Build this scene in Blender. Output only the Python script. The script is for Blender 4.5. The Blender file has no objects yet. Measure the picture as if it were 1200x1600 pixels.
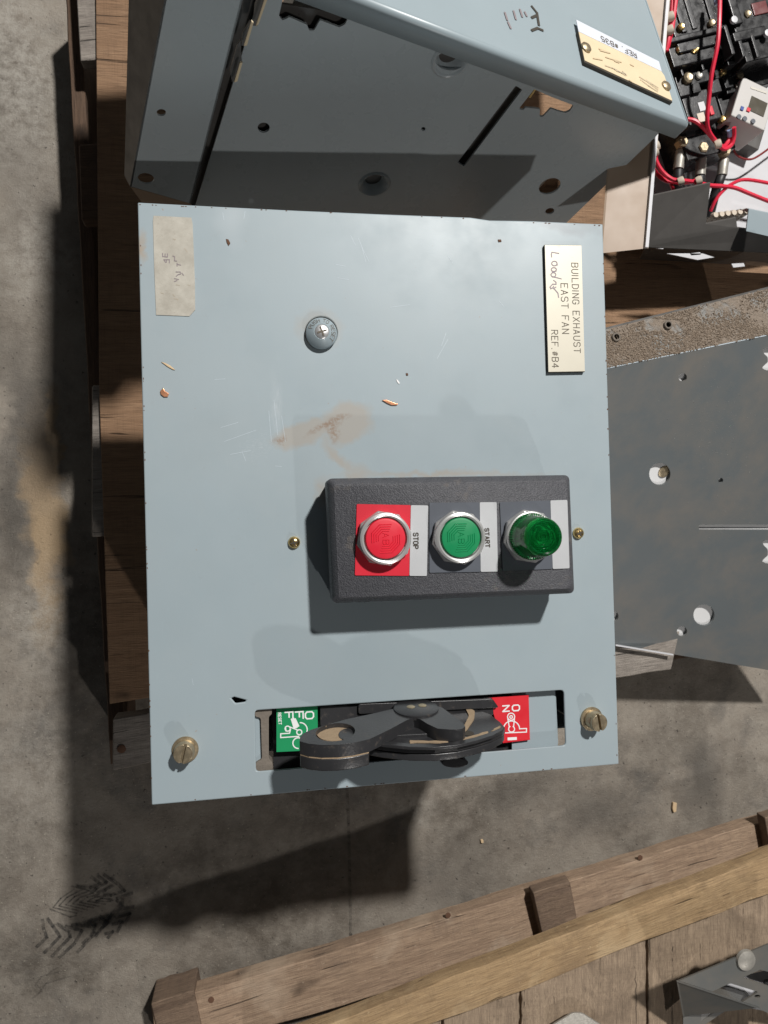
import bpy, bmesh, math, random
from mathutils import Vector, Matrix, Quaternion
from mathutils.geometry import delaunay_2d_cdt, tessellate_polygon
random.seed(7)
scene = bpy.context.scene
COL = scene.collection

# ------------------------------------------------------------------ camera, world, lamps, exposure
ZD = 0.36                                   # height of the door face above the concrete
F = 1112.0
CAM = Vector((-0.1001549, -0.01735105, ZD + 0.5638022))
RC = Matrix(((0.98594381, 0.02397712, -0.16534784), (-0.02600033, 0.99961109, -0.01008223), (0.16504179, 0.01423961, 0.98618378)))
cd = bpy.data.cameras.new("camera"); cam = bpy.data.objects.new("camera", cd); COL.objects.link(cam)
cam.matrix_world = Matrix.Translation(CAM) @ RC.to_4x4()
cd.sensor_fit = 'VERTICAL'; cd.sensor_height = 36.0; cd.lens = 36.0 * F / 1600.0
cd.clip_start = 0.01; cd.clip_end = 100
cd.dof.use_dof = True; cd.dof.focus_distance = 0.56; cd.dof.aperture_fstop = 16.0
scene.camera = cam
world = bpy.data.worlds.new("World"); scene.world = world; world.use_nodes = True
world.node_tree.nodes["Background"].inputs[0].default_value = (0.92, 0.96, 1.0, 1)
world.node_tree.nodes["Background"].inputs[1].default_value = 0.055
def lamp(name, d, dist, size, power, col, aim):
    L = bpy.data.lights.new(name, 'AREA'); L.shape = 'DISK'; L.size = size; L.energy = power; L.color = col
    o = bpy.data.objects.new(name, L); COL.objects.link(o)
    d = Vector(d).normalized(); o.location = Vector(aim) + d * dist
    o.rotation_euler = d.to_track_quat('Z', 'Y').to_euler(); return o
lamp("ceiling_lamp", (0.38, 0.72, 1.0), 3.6, 0.19, 164, (1.0, 0.975, 0.94), (0, 0, ZD))
lamp("work_lamp", (0.56, -1.25, 0.96), 3.6, 0.10, 22, (1.0, 0.96, 0.92), (0, 0, ZD))
scene.view_settings.view_transform = 'Standard'; scene.view_settings.look = 'None'
scene.view_settings.exposure = 0.0; scene.view_settings.gamma = 1.0; scene.view_settings.use_curve_mapping = False
scene.render.resolution_x = 768; scene.render.resolution_y = 1024
scene.render.engine = 'CYCLES'

# ------------------------------------------------------------------ survey: photograph points to places on known planes
def ray(u, v): return RC @ Vector(((u - 600) / F, -(v - 800) / F, -1.0))
def onz(u, v, z):
    d = ray(u, v); return CAM + d * ((z - CAM.z) / d.z)
def onpl(u, v, p0, n):
    d = ray(u, v); return CAM + d * ((Vector(p0) - CAM).dot(n) / d.dot(n))
def D(u, v, h=0.0): return onz(u, v, ZD + h)
X = Vector((1, 0, 0)); Y = Vector((0, 1, 0)); Z = Vector((0, 0, 1))

# ------------------------------------------------------------------ materials
def new_mat(name):
    m = bpy.data.materials.new(name); m.use_nodes = True
    return m, m.node_tree, m.node_tree.nodes["Principled BSDF"]
def nd(t, typ, **kw):
    n = t.nodes.new(typ)
    for k, v in kw.items(): setattr(n, k, v)
    return n
def L(t, a, b): t.links.new(a, b)
def noise(t, vec, scale, detail=4, rough=0.6, dist=0.0):
    n = nd(t, 'ShaderNodeTexNoise'); n.inputs['Scale'].default_value = scale; n.inputs['Detail'].default_value = detail
    n.inputs['Roughness'].default_value = rough; n.inputs['Distortion'].default_value = dist
    if vec is not None: L(t, vec, n.inputs['Vector'])
    return n.outputs['Fac']
def ramp(t, fac, a, b, c0=(0, 0, 0, 1), c1=(1, 1, 1, 1)):
    r = nd(t, 'ShaderNodeMapRange'); r.inputs['From Min'].default_value = a; r.inputs['From Max'].default_value = b
    r.inputs['To Min'].default_value = 0; r.inputs['To Max'].default_value = 1; r.clamp = True
    L(t, fac, r.inputs['Value']); return r.outputs['Result']
def mul(t, a, b):
    m = nd(t, 'ShaderNodeMath', operation='MULTIPLY')
    for i, x in enumerate((a, b)):
        if isinstance(x, (int, float)): m.inputs[i].default_value = x
        else: L(t, x, m.inputs[i])
    return m.outputs[0]
def mx(t, a, b, op='MAXIMUM'):
    m = nd(t, 'ShaderNodeMath', operation=op)
    for i, x in enumerate((a, b)):
        if isinstance(x, (int, float)): m.inputs[i].default_value = x
        else: L(t, x, m.inputs[i])
    return m.outputs[0]
def mixc(t, fac, a, b):
    m = nd(t, 'ShaderNodeMix', data_type='RGBA')
    if isinstance(fac, (int, float)): m.inputs[0].default_value = fac
    else: L(t, fac, m.inputs[0])
    for i, x in ((6, a), (7, b)):
        if isinstance(x, tuple): m.inputs[i].default_value = (*x[:3], 1)
        else: L(t, x, m.inputs[i])
    return m.outputs[2]
def coord(t, sc=(1, 1, 1)):
    c = nd(t, 'ShaderNodeTexCoord')
    if sc == (1, 1, 1): return c.outputs['Object']
    mp = nd(t, 'ShaderNodeMapping'); mp.inputs['Scale'].default_value = sc
    L(t, c.outputs['Object'], mp.inputs['Vector']); return mp.outputs['Vector']
def bump(t, b, h, strength, dist):
    n = nd(t, 'ShaderNodeBump'); n.inputs['Strength'].default_value = strength; n.inputs['Distance'].default_value = dist
    L(t, h, n.inputs['Height']); L(t, n.outputs[0], b.inputs['Normal'])
def ellip(t, vec, c, r, rot=0.0, soft=0.4):
    mp = nd(t, 'ShaderNodeMapping', vector_type='TEXTURE')
    mp.inputs['Location'].default_value = (c[0], c[1], 0); mp.inputs['Rotation'].default_value = (0, 0, rot)
    mp.inputs['Scale'].default_value = (r[0], r[1], 10.0); L(t, vec, mp.inputs['Vector'])
    ln = nd(t, 'ShaderNodeVectorMath', operation='LENGTH'); L(t, mp.outputs[0], ln.inputs[0])
    return ramp(t, ln.outputs['Value'], 1.0, 1.0 - soft)
def warp(t, vec, scale, amp):
    n = nd(t, 'ShaderNodeTexNoise'); n.inputs['Scale'].default_value = scale; n.inputs['Detail'].default_value = 3
    L(t, vec, n.inputs['Vector'])
    s = nd(t, 'ShaderNodeVectorMath', operation='SUBTRACT'); L(t, n.outputs['Color'], s.inputs[0]); s.inputs[1].default_value = (.5, .5, .5)
    k = nd(t, 'ShaderNodeVectorMath', operation='SCALE'); L(t, s.outputs[0], k.inputs[0]); k.inputs['Scale'].default_value = amp
    a = nd(t, 'ShaderNodeVectorMath', operation='ADD'); L(t, vec, a.inputs[0]); L(t, k.outputs[0], a.inputs[1]); return a.outputs[0]

def simple(name, col, rough=0.5, metal=0.0, var=0.12, scale=30, bs=0.0, bscale=400, bd=0.0005, dust=None, dust_lo=0.58, dust_hi=0.72, dscale=60, rvar=0.1, spec=0.5):
    m, t, b = new_mat(name); v = coord(t)
    n = noise(t, v, scale, 5)
    lo = tuple(c * (1 - var) for c in col); hi = tuple(min(1, c * (1 + var)) for c in col)
    c = mixc(t, n, lo, hi)
    if dust:
        dn = ramp(t, noise(t, v, dscale, 6, 0.7), dust_lo, dust_hi)
        c = mixc(t, dn, c, dust); r0 = mixc(t, dn, (rough,) * 3, (0.9,) * 3); L(t, r0, b.inputs['Roughness'])
    else:
        rr = ramp(t, noise(t, v, scale * 2.3, 4), 0.3, 0.7)
        L(t, mixc(t, rr, (max(0.02, rough - rvar),) * 3, (min(1, rough + rvar),) * 3), b.inputs['Roughness'])
    L(t, c, b.inputs['Base Color']); b.inputs['Metallic'].default_value = metal
    b.inputs['Specular IOR Level'].default_value = spec
    if bs: bump(t, b, noise(t, v, bscale, 3), bs, bd)
    return m

GREY = (0.315, 0.378, 0.408)
TAN = (0.36, 0.26, 0.17)
def enclosure(name, col=GREY, dusty=0.0, rough=0.36):
    m, t, b = new_mat(name); v = coord(t)
    c = mixc(t, noise(t, v, 9, 5, 0.6), tuple(x * 0.94 for x in col), tuple(x * 1.05 for x in col))
    sc = ramp(t, noise(t, coord(t, (3, 60, 20)), 9, 3, 0.7), 0.66, 0.78)
    c = mixc(t, mul(t, sc, 0.16), c, tuple(x * 1.35 for x in col))
    if dusty:
        dn = ramp(t, noise(t, warp(t, v, 7, 0.05), 14, 6, 0.65), 0.42, 0.72)
        c = mixc(t, mul(t, dn, dusty), c, TAN)
    L(t, c, b.inputs['Base Color'])
    L(t, mixc(t, noise(t, v, 22, 4), (rough - .08,) * 3, (rough + .12,) * 3), b.inputs['Roughness'])
    bump(t, b, noise(t, v, 900, 2), 0.05, 0.0003)
    return m
M = {}
M['door_back'] = enclosure('enclosure paint')
M['lightened_paint'] = enclosure('lightened enclosure paint', (0.41, 0.46, 0.48), 0.0, 0.26)  # enclosure paint made lighter to make up for weak light on the plates
M['dusty_paint'] = enclosure('dusty plate paint', (0.125, 0.14, 0.146), 0.22, 0.42)
M['dark_paint'] = simple('dark bracket and gap shade', (0.09, 0.085, 0.08), 0.35, var=.25)
M['olive_paint'] = enclosure('grey bracket paint', (0.10, 0.104, 0.10), 0.2, 0.4)
M['lipmetal'] = simple('bare lip steel', (0.115, 0.105, 0.095), 0.4, 0.3, var=.3, scale=30)
M['brownish'] = simple('warm tinted side steel', (0.37, 0.275, 0.20), 0.5, var=.12, scale=8)  # tan tone paints in the warm light the side wall reflects
M['black_tex'] = simple('textured black moulding', (0.068, 0.069, 0.078), 0.48, var=.35, scale=260, bs=0.8, bscale=900, bd=0.0009, dust=(0.20, 0.17, 0.14), dust_lo=.60, dust_hi=.86, dscale=34)
M['black'] = simple('black plastic', (0.030, 0.030, 0.032), 0.30, var=.3, scale=40, bs=.25, bscale=500, dust=(0.20, 0.16, 0.125), dust_lo=.58, dust_hi=1.0, dscale=160)
M['bakelite'] = simple('black bakelite', (0.010, 0.010, 0.011), 0.3, var=.3, scale=60, bs=.1, bscale=200)
M['red'] = simple('red button plastic', (0.68, 0.018, 0.040), 0.42, var=.08)
M['redplate'] = simple('red legend paint', (0.62, 0.020, 0.040), 0.4, var=.1, dust=(0.40, 0.20, 0.14), dust_lo=.60, dust_hi=.8, dscale=70)
M['green'] = simple('green button plastic', (0.006, 0.24, 0.085), 0.42, var=.08)
M['greenplate'] = simple('green legend paint', (0.010, 0.27, 0.10), 0.45, var=.12, dust=(0.12, 0.20, 0.10), dust_lo=.62, dust_hi=.85, dscale=60)
M['redon'] = simple('red on paint', (0.66, 0.018, 0.030), 0.45, var=.1)
M['alu'] = simple('brushed aluminium legend', (0.50, 0.51, 0.525), 0.45, 0.1, var=.03, scale=40, rvar=.04)
M['slate'] = simple('dark slate legend', (0.085, 0.095, 0.115), 0.5, var=.12, dust=(0.3, 0.24, 0.18), dust_lo=.66, dust_hi=.85, dscale=80)
M['chrome'] = simple('nickel plated nut', (0.60, 0.60, 0.59), 0.30, 0.55, var=.06, scale=60, dust=(0.34, 0.27, 0.19), dust_lo=.62, dust_hi=.85, dscale=70)
M['zinc'] = simple('zinc screw', (0.80, 0.80, 0.80), 0.35, 0.8, var=.08)
M['brass'] = simple('brass screw', (0.72, 0.52, 0.22), 0.25, 0.95, var=.15, scale=200)
M['oldbrass'] = simple('dulled brass fastener', (0.44, 0.36, 0.24), 0.38, 0.8, var=.3, scale=180, bs=.3, bscale=500)
M['gold'] = simple('gold nameplate face', (0.58, 0.545, 0.45), 0.42, 0.15, var=.05, scale=60, dust=(0.47, 0.41, 0.31), dust_lo=.62, dust_hi=.85, dscale=130)
M['cream'] = simple('cream nameplate face', (0.74, 0.61, 0.41), 0.5, var=.05)
M['ink'] = simple('engraving black', (0.05, 0.042, 0.032), 0.7)
M['inkgrey'] = simple('engraved letters', (0.13, 0.11, 0.085), 0.8)
M['pencil'] = simple('purple grey marker', (0.30, 0.25, 0.28), 0.7, var=.3, scale=300)
M['faint'] = simple('faded print', (0.25, 0.21, 0.22), 0.8, var=.3, scale=300)
M['cream2'] = simple('faded card print', (0.62, 0.50, 0.33), .6)
M['smudge'] = simple('smudged print', (0.42, 0.36, 0.27), 0.7, var=.3, scale=400)
M['white'] = simple('white print', (0.80, 0.80, 0.80), 0.5, var=.05)
M['brightwhite'] = simple('bright white sheet', (0.82, 0.82, 0.82), 0.5, var=.03)
M['panelwhite'] = simple('white painted panel', (0.56, 0.56, 0.58), 0.45, var=.05)
M['paperlabel'] = simple('white label strip', (0.66, 0.69, 0.76), 0.6, var=.05)
M['redwire'] = simple('red wire insulation', (0.72, 0.028, 0.065), 0.35, var=.08)
M['darkwire'] = simple('brown wire insulation', (0.22, 0.03, 0.03), 0.35)
M['blackwire'] = simple('black cable jacket', (0.02, 0.02, 0.022), 0.45)
M['nylon'] = simple('nylon cable tie', (0.62, 0.54, 0.44), 0.45)
M['tinned'] = simple('tinned lug', (0.40, 0.38, 0.34), 0.5, 0.5, var=.2, scale=200)
M['relay'] = simple('light grey relay plastic', (0.52, 0.50, 0.48), 0.5, var=.08)
M['dustfill'] = simple('packed tan dust', (0.34, 0.25, 0.16), 0.95, var=.2, scale=150, bs=.5, bscale=300, bd=.001)
M['greydust'] = simple('grey dust coated steel', (0.17, 0.145, 0.12), 0.85, var=.25, scale=150, bs=.5, bscale=350, bd=.001)
M['copper'] = simple('copper shaving', (0.78, 0.36, 0.20), 0.3, 0.7)
M['straw'] = simple('pale wood shaving', (0.62, 0.46, 0.28), 0.7)
M['rust'] = simple('rust scale', (0.12, 0.06, 0.035), 0.9)
M['scuff'] = simple('pale scratch', (0.50, 0.57, 0.62), 0.5, var=.1, scale=300)
def mark_mat(name, col, lo, hi, amax):
    m, t, b = new_mat(name); b.inputs['Base Color'].default_value = (*col, 1); b.inputs['Roughness'].default_value = .85
    n = ramp(t, noise(t, coord(t), 90, 5, .75), lo, hi); L(t, mul(t, n, amax), b.inputs['Alpha']); return m
M['rubbermark'] = mark_mat('rubber sole mark', (0.05, 0.047, 0.044), .34, .60, .62)
M['rubberfaint'] = mark_mat('faint rubber sole mark', (0.05, 0.047, 0.044), .3, .7, .3)
M['palespeck'] = simple('pale dust speck', (0.26, 0.25, 0.235), .8)
M['jointdirt'] = mark_mat('joint dirt', (0.05, 0.045, 0.04), .36, .66, .42)
M['tandust'] = simple('grey tan dust', (0.27, 0.215, 0.165), .95, var=.2, scale=120)

def sticker_mat():
    m, t, b = new_mat('worn paper sticker'); v = coord(t)
    n = noise(t, v, 45, 6, .7)
    c = mixc(t, ramp(t, n, .3, .7), (0.34, 0.315, 0.265), (0.53, 0.505, 0.44))
    n2 = ramp(t, noise(t, v, 700, 3, .7), .6, .72); c = mixc(t, mul(t, n2, .5), c, (0.27, 0.23, 0.18))
    L(t, c, b.inputs['Base Color']); b.inputs['Roughness'].default_value = .7
    return m
M['sticker'] = sticker_mat()

def wood(name, a, bcol, dirt=(0.10, 0.075, 0.055), dlo=.5, dhi=.75, pale=None):
    m, t, b = new_mat(name); v = coord(t); g = coord(t, (1.5, 22, 22))
    n = noise(t, g, 7, 6, .65, .4)
    c = mixc(t, ramp(t, n, .3, .7), a, bcol)
    fine = noise(t, coord(t, (6, 180, 180)), 7, 3, .6)
    c = mixc(t, mul(t, ramp(t, fine, .45, .72), .65), c, tuple(x * .4 for x in a))
    d = ramp(t, noise(t, warp(t, v, 9, .06), 11, 6, .7), dlo, dhi); c = mixc(t, mul(t, d, .75), c, dirt)
    cr = ramp(t, noise(t, warp(t, coord(t, (1.2, 34, 34)), 3, .25), 6, 2, .5), .675, .71); c = mixc(t, mul(t, cr, .7), c, tuple(x * .14 for x in a))
    vo = nd(t, 'ShaderNodeTexVoronoi'); vo.inputs['Scale'].default_value = 1.0; L(t, warp(t, coord(t, (7, 16, 16)), 2.0, .5), vo.inputs['Vector'])
    kn = ramp(t, vo.outputs['Distance'], .13, .05); c = mixc(t, mul(t, kn, .8), c, tuple(x * .3 for x in a))
    saw = ramp(t, noise(t, coord(t, (260, 5, 5)), 4, 2, .6), .52, .68); c = mixc(t, mul(t, saw, .22), c, tuple(x * .4 for x in a))
    if pale:
        p = ramp(t, noise(t, v, 130, 5, .7), .62, .70); c = mixc(t, mul(t, p, .6), c, pale)
        p2 = ramp(t, noise(t, warp(t, v, 16, .05), 8, 4, .6), .55, .66); c = mixc(t, mul(t, p2, .5), c, pale)
    L(t, c, b.inputs['Base Color']); b.inputs['Roughness'].default_value = .8
    h = mx(t, mx(t, mul(t, n, .7), mul(t, fine, .5), 'ADD'), mul(t, cr, -.9), 'ADD'); bump(t, b, h, .8, .0022)
    return m
M['wood_pale'] = wood('weathered pallet wood', (0.30, 0.205, 0.14), (0.47, 0.335, 0.23), (0.15, 0.11, 0.085), .54, .8, (0.55,0.43,0.32))
M['wood_warm'] = wood('warm pallet wood', (0.36, 0.235, 0.12), (0.52, 0.36, 0.20), (0.20, 0.13, 0.075), .5, .75, (0.60, 0.45, 0.27))
M['wood_brown'] = wood('brown dirty plank', (0.29, 0.215, 0.15), (0.46, 0.345, 0.24), (0.085, 0.06, 0.042), .48, .75)
M['wood_dark'] = wood('shade darkened board', (0.085, 0.05, 0.03), (0.15, 0.09, 0.055), (0.05, 0.032, 0.022), .5, .75)  # shade over the stringers is worked into the dark wood tone
M['wood_grey'] = wood('grey weathered board end', (0.22, 0.19, 0.165), (0.36, 0.32, 0.28), (0.12, 0.10, 0.085), .5, .75)
M['plywood'] = wood('brown fibre sheet', (0.25, 0.145, 0.08), (0.35, 0.215, 0.125), (0.15, 0.09, 0.055), .55, .8)
M['endgrain'] = wood('dark end grain', (0.15, 0.10, 0.07), (0.27, 0.19, 0.13), (0.09, 0.06, 0.045), .45, .75)

def concrete():
    m, t, b = new_mat('stained concrete'); v = coord(t)
    n1 = noise(t, warp(t, v, 3, .25), 4.2, 5, .62)
    c = mixc(t, ramp(t, n1, .38, .64), (0.140, 0.119, 0.096), (0.315, 0.275, 0.228))
    n2 = ramp(t, noise(t, v, 38, 5, .72), .40, .70); c = mixc(t, mul(t, n2, .6), c, (0.36, 0.325, 0.275))
    n3 = ramp(t, noise(t, warp(t, v, 6, .12), 9, 5, .68), .54, .70); c = mixc(t, mul(t, n3, .62), c, (0.085, 0.080, 0.074))
    sp = ramp(t, noise(t, v, 300, 3, .7), .64, .68); c = mixc(t, mul(t, sp, .8), c, (0.42, 0.38, 0.31))
    pit = ramp(t, noise(t, v, 210, 3, .6), .67, .71); c = mixc(t, mul(t, pit, .75), c, (0.05, 0.045, 0.04))
    def p(u, w): q = onz(u, w, 0); return (q.x, q.y)
    wv = warp(t, v, 16, .06); wv2 = warp(t, wv, 60, .03)
    # tan spill, dark blotches and light patches with shapes of their own
    s1 = mx(t, ellip(t, wv2, p(68, 820), (.026, .17), .03, .5), ellip(t, wv2, p(80, 690), (.012, .08), .0, .5))
    c = mixc(t, mul(t, s1, .8), c, (0.40, 0.285, 0.165))
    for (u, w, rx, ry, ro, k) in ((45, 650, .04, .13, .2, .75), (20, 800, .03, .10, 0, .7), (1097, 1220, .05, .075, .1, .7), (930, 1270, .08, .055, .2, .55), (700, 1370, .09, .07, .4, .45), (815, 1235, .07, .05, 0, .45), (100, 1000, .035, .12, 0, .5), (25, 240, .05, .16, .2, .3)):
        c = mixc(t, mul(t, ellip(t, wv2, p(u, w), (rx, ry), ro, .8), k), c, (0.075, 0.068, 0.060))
    for (u, w, rx, ry, ro, k) in ((20, 90, .08, .20, .1, .75), (50, 400, .06, .09, 0, .6), (60, 970, .055, .09, 0, .5), (640, 1270, .05, .04, .3, .5), (40, 1200, .10, .14, 0, .35)):
        c = mixc(t, mul(t, mul(t, ellip(t, wv2, p(u, w), (rx, ry), ro, .8), ramp(t, noise(t, v, 70, 6, .75), .35, .6)), k), c, (0.46, 0.43, 0.38))
    L(t, c, b.inputs['Base Color'])
    L(t, mixc(t, n3, (.75,) * 3, (.5,) * 3), b.inputs['Roughness'])
    h = mx(t, mul(t, noise(t, v, 260, 5, .8), .9), mul(t, pit, -.8), 'ADD'); bump(t, b, h, .85, .0022)
    return m
M['concrete'] = concrete()

def lens_mat():
    m, t, b = new_mat('green pilot lens')
    b.inputs['Base Color'].default_value = (0.012, 0.36, 0.085, 1); b.inputs['Roughness'].default_value = .08
    b.inputs['Transmission Weight'].default_value = .93; b.inputs['IOR'].default_value = 1.45
    return m
M['lens'] = lens_mat()

# ------------------------------------------------------------------ builders
def obj(name, verts, faces, mat, parent=None, frame=None, origin=None, smooth=False, bevel=0.0, seg=2, mats=None):
    """one mesh object; verts are world points (frame None) or local points of `frame`"""
    me = bpy.data.meshes.new(name)
    if frame is None:
        vs = [Vector(v) for v in verts]
        o0 = Vector(origin) if origin is not None else sum(vs, Vector()) / len(vs)
        frame = Matrix.Translation(o0); vs = [v - o0 for v in vs]
    else: vs = [Vector(v) for v in verts]
    me.from_pydata([tuple(v) for v in vs], [], faces); me.validate()
    bm = bmesh.new(); bm.from_mesh(me); bmesh.ops.recalc_face_normals(bm, faces=bm.faces)
    if smooth:
        for f in bm.faces: f.smooth = True
    bm.to_mesh(me); bm.free()
    me.materials.append(M[mat] if isinstance(mat, str) else mat)
    o = bpy.data.objects.new(name, me); COL.objects.link(o)
    if parent is not None:
        o.parent = parent
        o.matrix_local = (WORLD[parent.name].inverted() @ frame)
    else: o.matrix_local = frame
    WORLD[o.name] = frame.copy()
    if bevel:
        b = o.modifiers.new('bevel', 'BEVEL'); b.width = bevel; b.segments = seg; b.limit_method = 'ANGLE'; b.angle_limit = math.radians(35)
        b.harden_normals = False
        for p in me.polygons: p.use_smooth = True
        try:
            w = o.modifiers.new('normals', 'WEIGHTED_NORMAL'); w.keep_sharp = True
        except Exception: pass
    elif smooth:
        try: me.set_sharp_from_angle(angle=math.radians(40))
        except Exception: pass
    return o
WORLD = {}
def thing(name, loc, label, cat, group=None):
    e = bpy.data.objects.new(name, None); COL.objects.link(e); e.location = loc; e.empty_display_size = .05
    WORLD[e.name] = Matrix.Translation(Vector(loc)); tag(e, label, cat, group); return e
def tag(o, label=None, cat=None, group=None, kind=None):
    for k, v in (('label', label), ('category', cat), ('group', group), ('kind', kind)):
        if v: o[k] = v
    return o
def prism(name, top, vec, mat, parent=None, **kw):
    """polygon `top` (world points) pushed along vec"""
    n = len(top); vec = Vector(vec); top = [Vector(p) for p in top]
    vs = top + [p + vec for p in top]
    fs = [tuple(range(n)), tuple(range(2 * n - 1, n - 1, -1))] + [(i, i + n, (i + 1) % n + n, (i + 1) % n) for i in range(n)]
    return obj(name, vs, fs, mat, parent, **kw)
def box(name, c, size, mat, parent=None, ax=None, bevel=0.0, **kw):
    ax = ax or (X, Y, Z); c = Vector(c)
    fr = Matrix.Translation(c) @ Matrix((ax[0], ax[1], ax[2])).transposed().to_4x4()
    a, b, h = size[0] / 2, size[1] / 2, size[2] / 2
    vs = [(-a, -b, -h), (a, -b, -h), (a, b, -h), (-a, b, -h), (-a, -b, h), (a, -b, h), (a, b, h), (-a, b, h)]
    fs = [(3, 2, 1, 0), (4, 5, 6, 7), (0, 1, 5, 4), (1, 2, 6, 5), (2, 3, 7, 6), (3, 0, 4, 7)]
    return obj(name, vs, fs, mat, parent, frame=fr, bevel=bevel, **kw)
def frame_of(c, n, x=X):
    n = Vector(n).normalized(); x = (Vector(x) - n * Vector(x).dot(n)).normalized(); y = n.cross(x)
    return Matrix.Translation(Vector(c)) @ Matrix((x, y, n)).transposed().to_4x4()
def lathe(name, prof, c, n, mat, parent=None, seg=40, smooth=True, rot=0.0, x=X, bevel=0, cap=True):
    fr = frame_of(c, n, x); vs = []; fs = []; idx = []
    for (r, z) in prof:
        if r < 1e-6: idx.append([len(vs)]); vs.append((0, 0, z))
        else:
            idx.append(list(range(len(vs), len(vs) + seg)))
            vs += [(r * math.cos(rot + 2 * math.pi * k / seg), r * math.sin(rot + 2 * math.pi * k / seg), z) for k in range(seg)]
    for a, b in zip(idx, idx[1:]):
        for k in range(seg):
            k2 = (k + 1) % seg
            if len(a) == 1 and len(b) == 1: continue
            if len(a) == 1: fs.append((a[0], b[k], b[k2]))
            elif len(b) == 1: fs.append((a[k], b[0], a[k2]))
            else: fs.append((a[k], b[k], b[k2], a[k2]))
    if cap and len(idx[0]) > 1: fs.append(tuple(reversed(idx[0])))
    if cap and len(idx[-1]) > 1: fs.append(tuple(idx[-1]))
    return obj(name, vs, fs, mat, parent, frame=fr, smooth=smooth, bevel=bevel)
def holed(name, outline, holes, p0, n, thick, mat, parent=None, origin=None, ex=X, bevel=0, extra=None):
    """sheet with cut-outs. outline / holes are world points on the plane (p0,n); pushed to -n by thick; extra(pt)->vector displaces"""
    n = Vector(n).normalized(); o = Vector(origin) if origin is not None else Vector(p0)
    fr = frame_of(o, n, ex); inv = fr.inverted()
    loops = [[(inv @ Vector(p)).to_2d() for p in lp] for lp in [outline] + holes]
    z0 = (inv @ Vector(outline[0])).z
    pts = []; edges = []
    for lp in loops:
        s = len(pts); pts += lp; edges += [(s + i, s + (i + 1) % len(lp)) for i in range(len(lp))]
    vo, eo, fo, *_ = delaunay_2d_cdt(pts, edges, [], 0, 1e-7)
    def inside(q, lp):
        c = False
        for a, b in zip(lp, lp[1:] + lp[:1]):
            if (a.y > q.y) != (b.y > q.y) and q.x < (b.x - a.x) * (q.y - a.y) / (b.y - a.y) + a.x: c = not c
        return c
    keep = []
    for f in fo:
        q = (vo[f[0]] + vo[f[1]] + vo[f[2]]) / 3
        if inside(q, loops[0]) and not any(inside(q, h) for h in loops[1:]): keep.append(f)
    fo = keep
    m = len(vo); vs = [(p.x, p.y, z0) for p in vo] + [(p.x, p.y, z0 - thick) for p in vo]
    cnt = {}
    for f in fo:
        for a, b in zip(f, list(f[1:]) + [f[0]]): cnt.setdefault(tuple(sorted((a, b))), []).append((a, b))
    fs = [tuple(f) for f in fo] + [tuple(i + m for i in reversed(f)) for f in fo]
    for k, l in cnt.items():
        if len(l) == 1: a, b = l[0]; fs.append((b, a, a + m, b + m))
    return obj(name, vs, fs, mat, parent, frame=fr)
def circ(u, v, r, fn, seg=20, ry=None, rot=0.0):
    ry = ry or r; out = []
    for k in range(seg):
        a = 2 * math.pi * k / seg; x, y = r * math.cos(a), ry * math.sin(a)
        out.append(fn(u + x * math.cos(rot) - y * math.sin(rot), v + x * math.sin(rot) + y * math.cos(rot)))
    return out
def rounded(px, fn, r=5, seg=4):
    """pixel polygon with rounded corners"""
    out = []; n = len(px)
    for i in range(n):
        p = Vector(px[i]); a = (Vector(px[i - 1]) - p); b = (Vector(px[(i + 1) % n]) - p)
        rr = min(r, a.length * .45, b.length * .45); a = p + a.normalized() * rr; b = p + b.normalized() * rr
        for k in range(seg + 1):
            t = k / seg; q = a * (1 - t) ** 2 + p * 2 * t * (1 - t) + b * t * t; out.append(fn(q.x, q.y))
    return out
def tube(name, pts, r, mat, parent=None, seg=8, sub=6):
    pts = [Vector(p) for p in pts]; P = []
    ex = [pts[0] * 2 - pts[1]] + pts + [pts[-1] * 2 - pts[-2]]
    for i in range(1, len(ex) - 2):
        for k in range(sub):
            t = k / sub; a, b, c, d = ex[i - 1:i + 3]
            P.append(.5 * ((2 * b) + (c - a) * t + (2 * a - 5 * b + 4 * c - d) * t * t + (3 * b - a - 3 * c + d) * t ** 3))
    P.append(pts[-1]); vs = []; fs = []; up = Vector((.13, .21, .97)).normalized()
    for i, p in enumerate(P):
        tg = (P[min(i + 1, len(P) - 1)] - P[max(i - 1, 0)]).normalized(); s = tg.cross(up)
        s = s.normalized() if s.length > 1e-4 else X.copy(); w = s.cross(tg)
        for k in range(seg):
            a = 2 * math.pi * k / seg; vs.append(p + s * (r * math.cos(a)) + w * (r * math.sin(a)))
    for i in range(len(P) - 1):
        for k in range(seg): fs.append((i * seg + k, i * seg + (k + 1) % seg, (i + 1) * seg + (k + 1) % seg, (i + 1) * seg + k))
    fs += [tuple(range(seg)), tuple(range(len(vs) - 1, len(vs) - 1 - seg, -1))]
    return obj(name, vs, fs, mat, parent, smooth=True)
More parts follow.
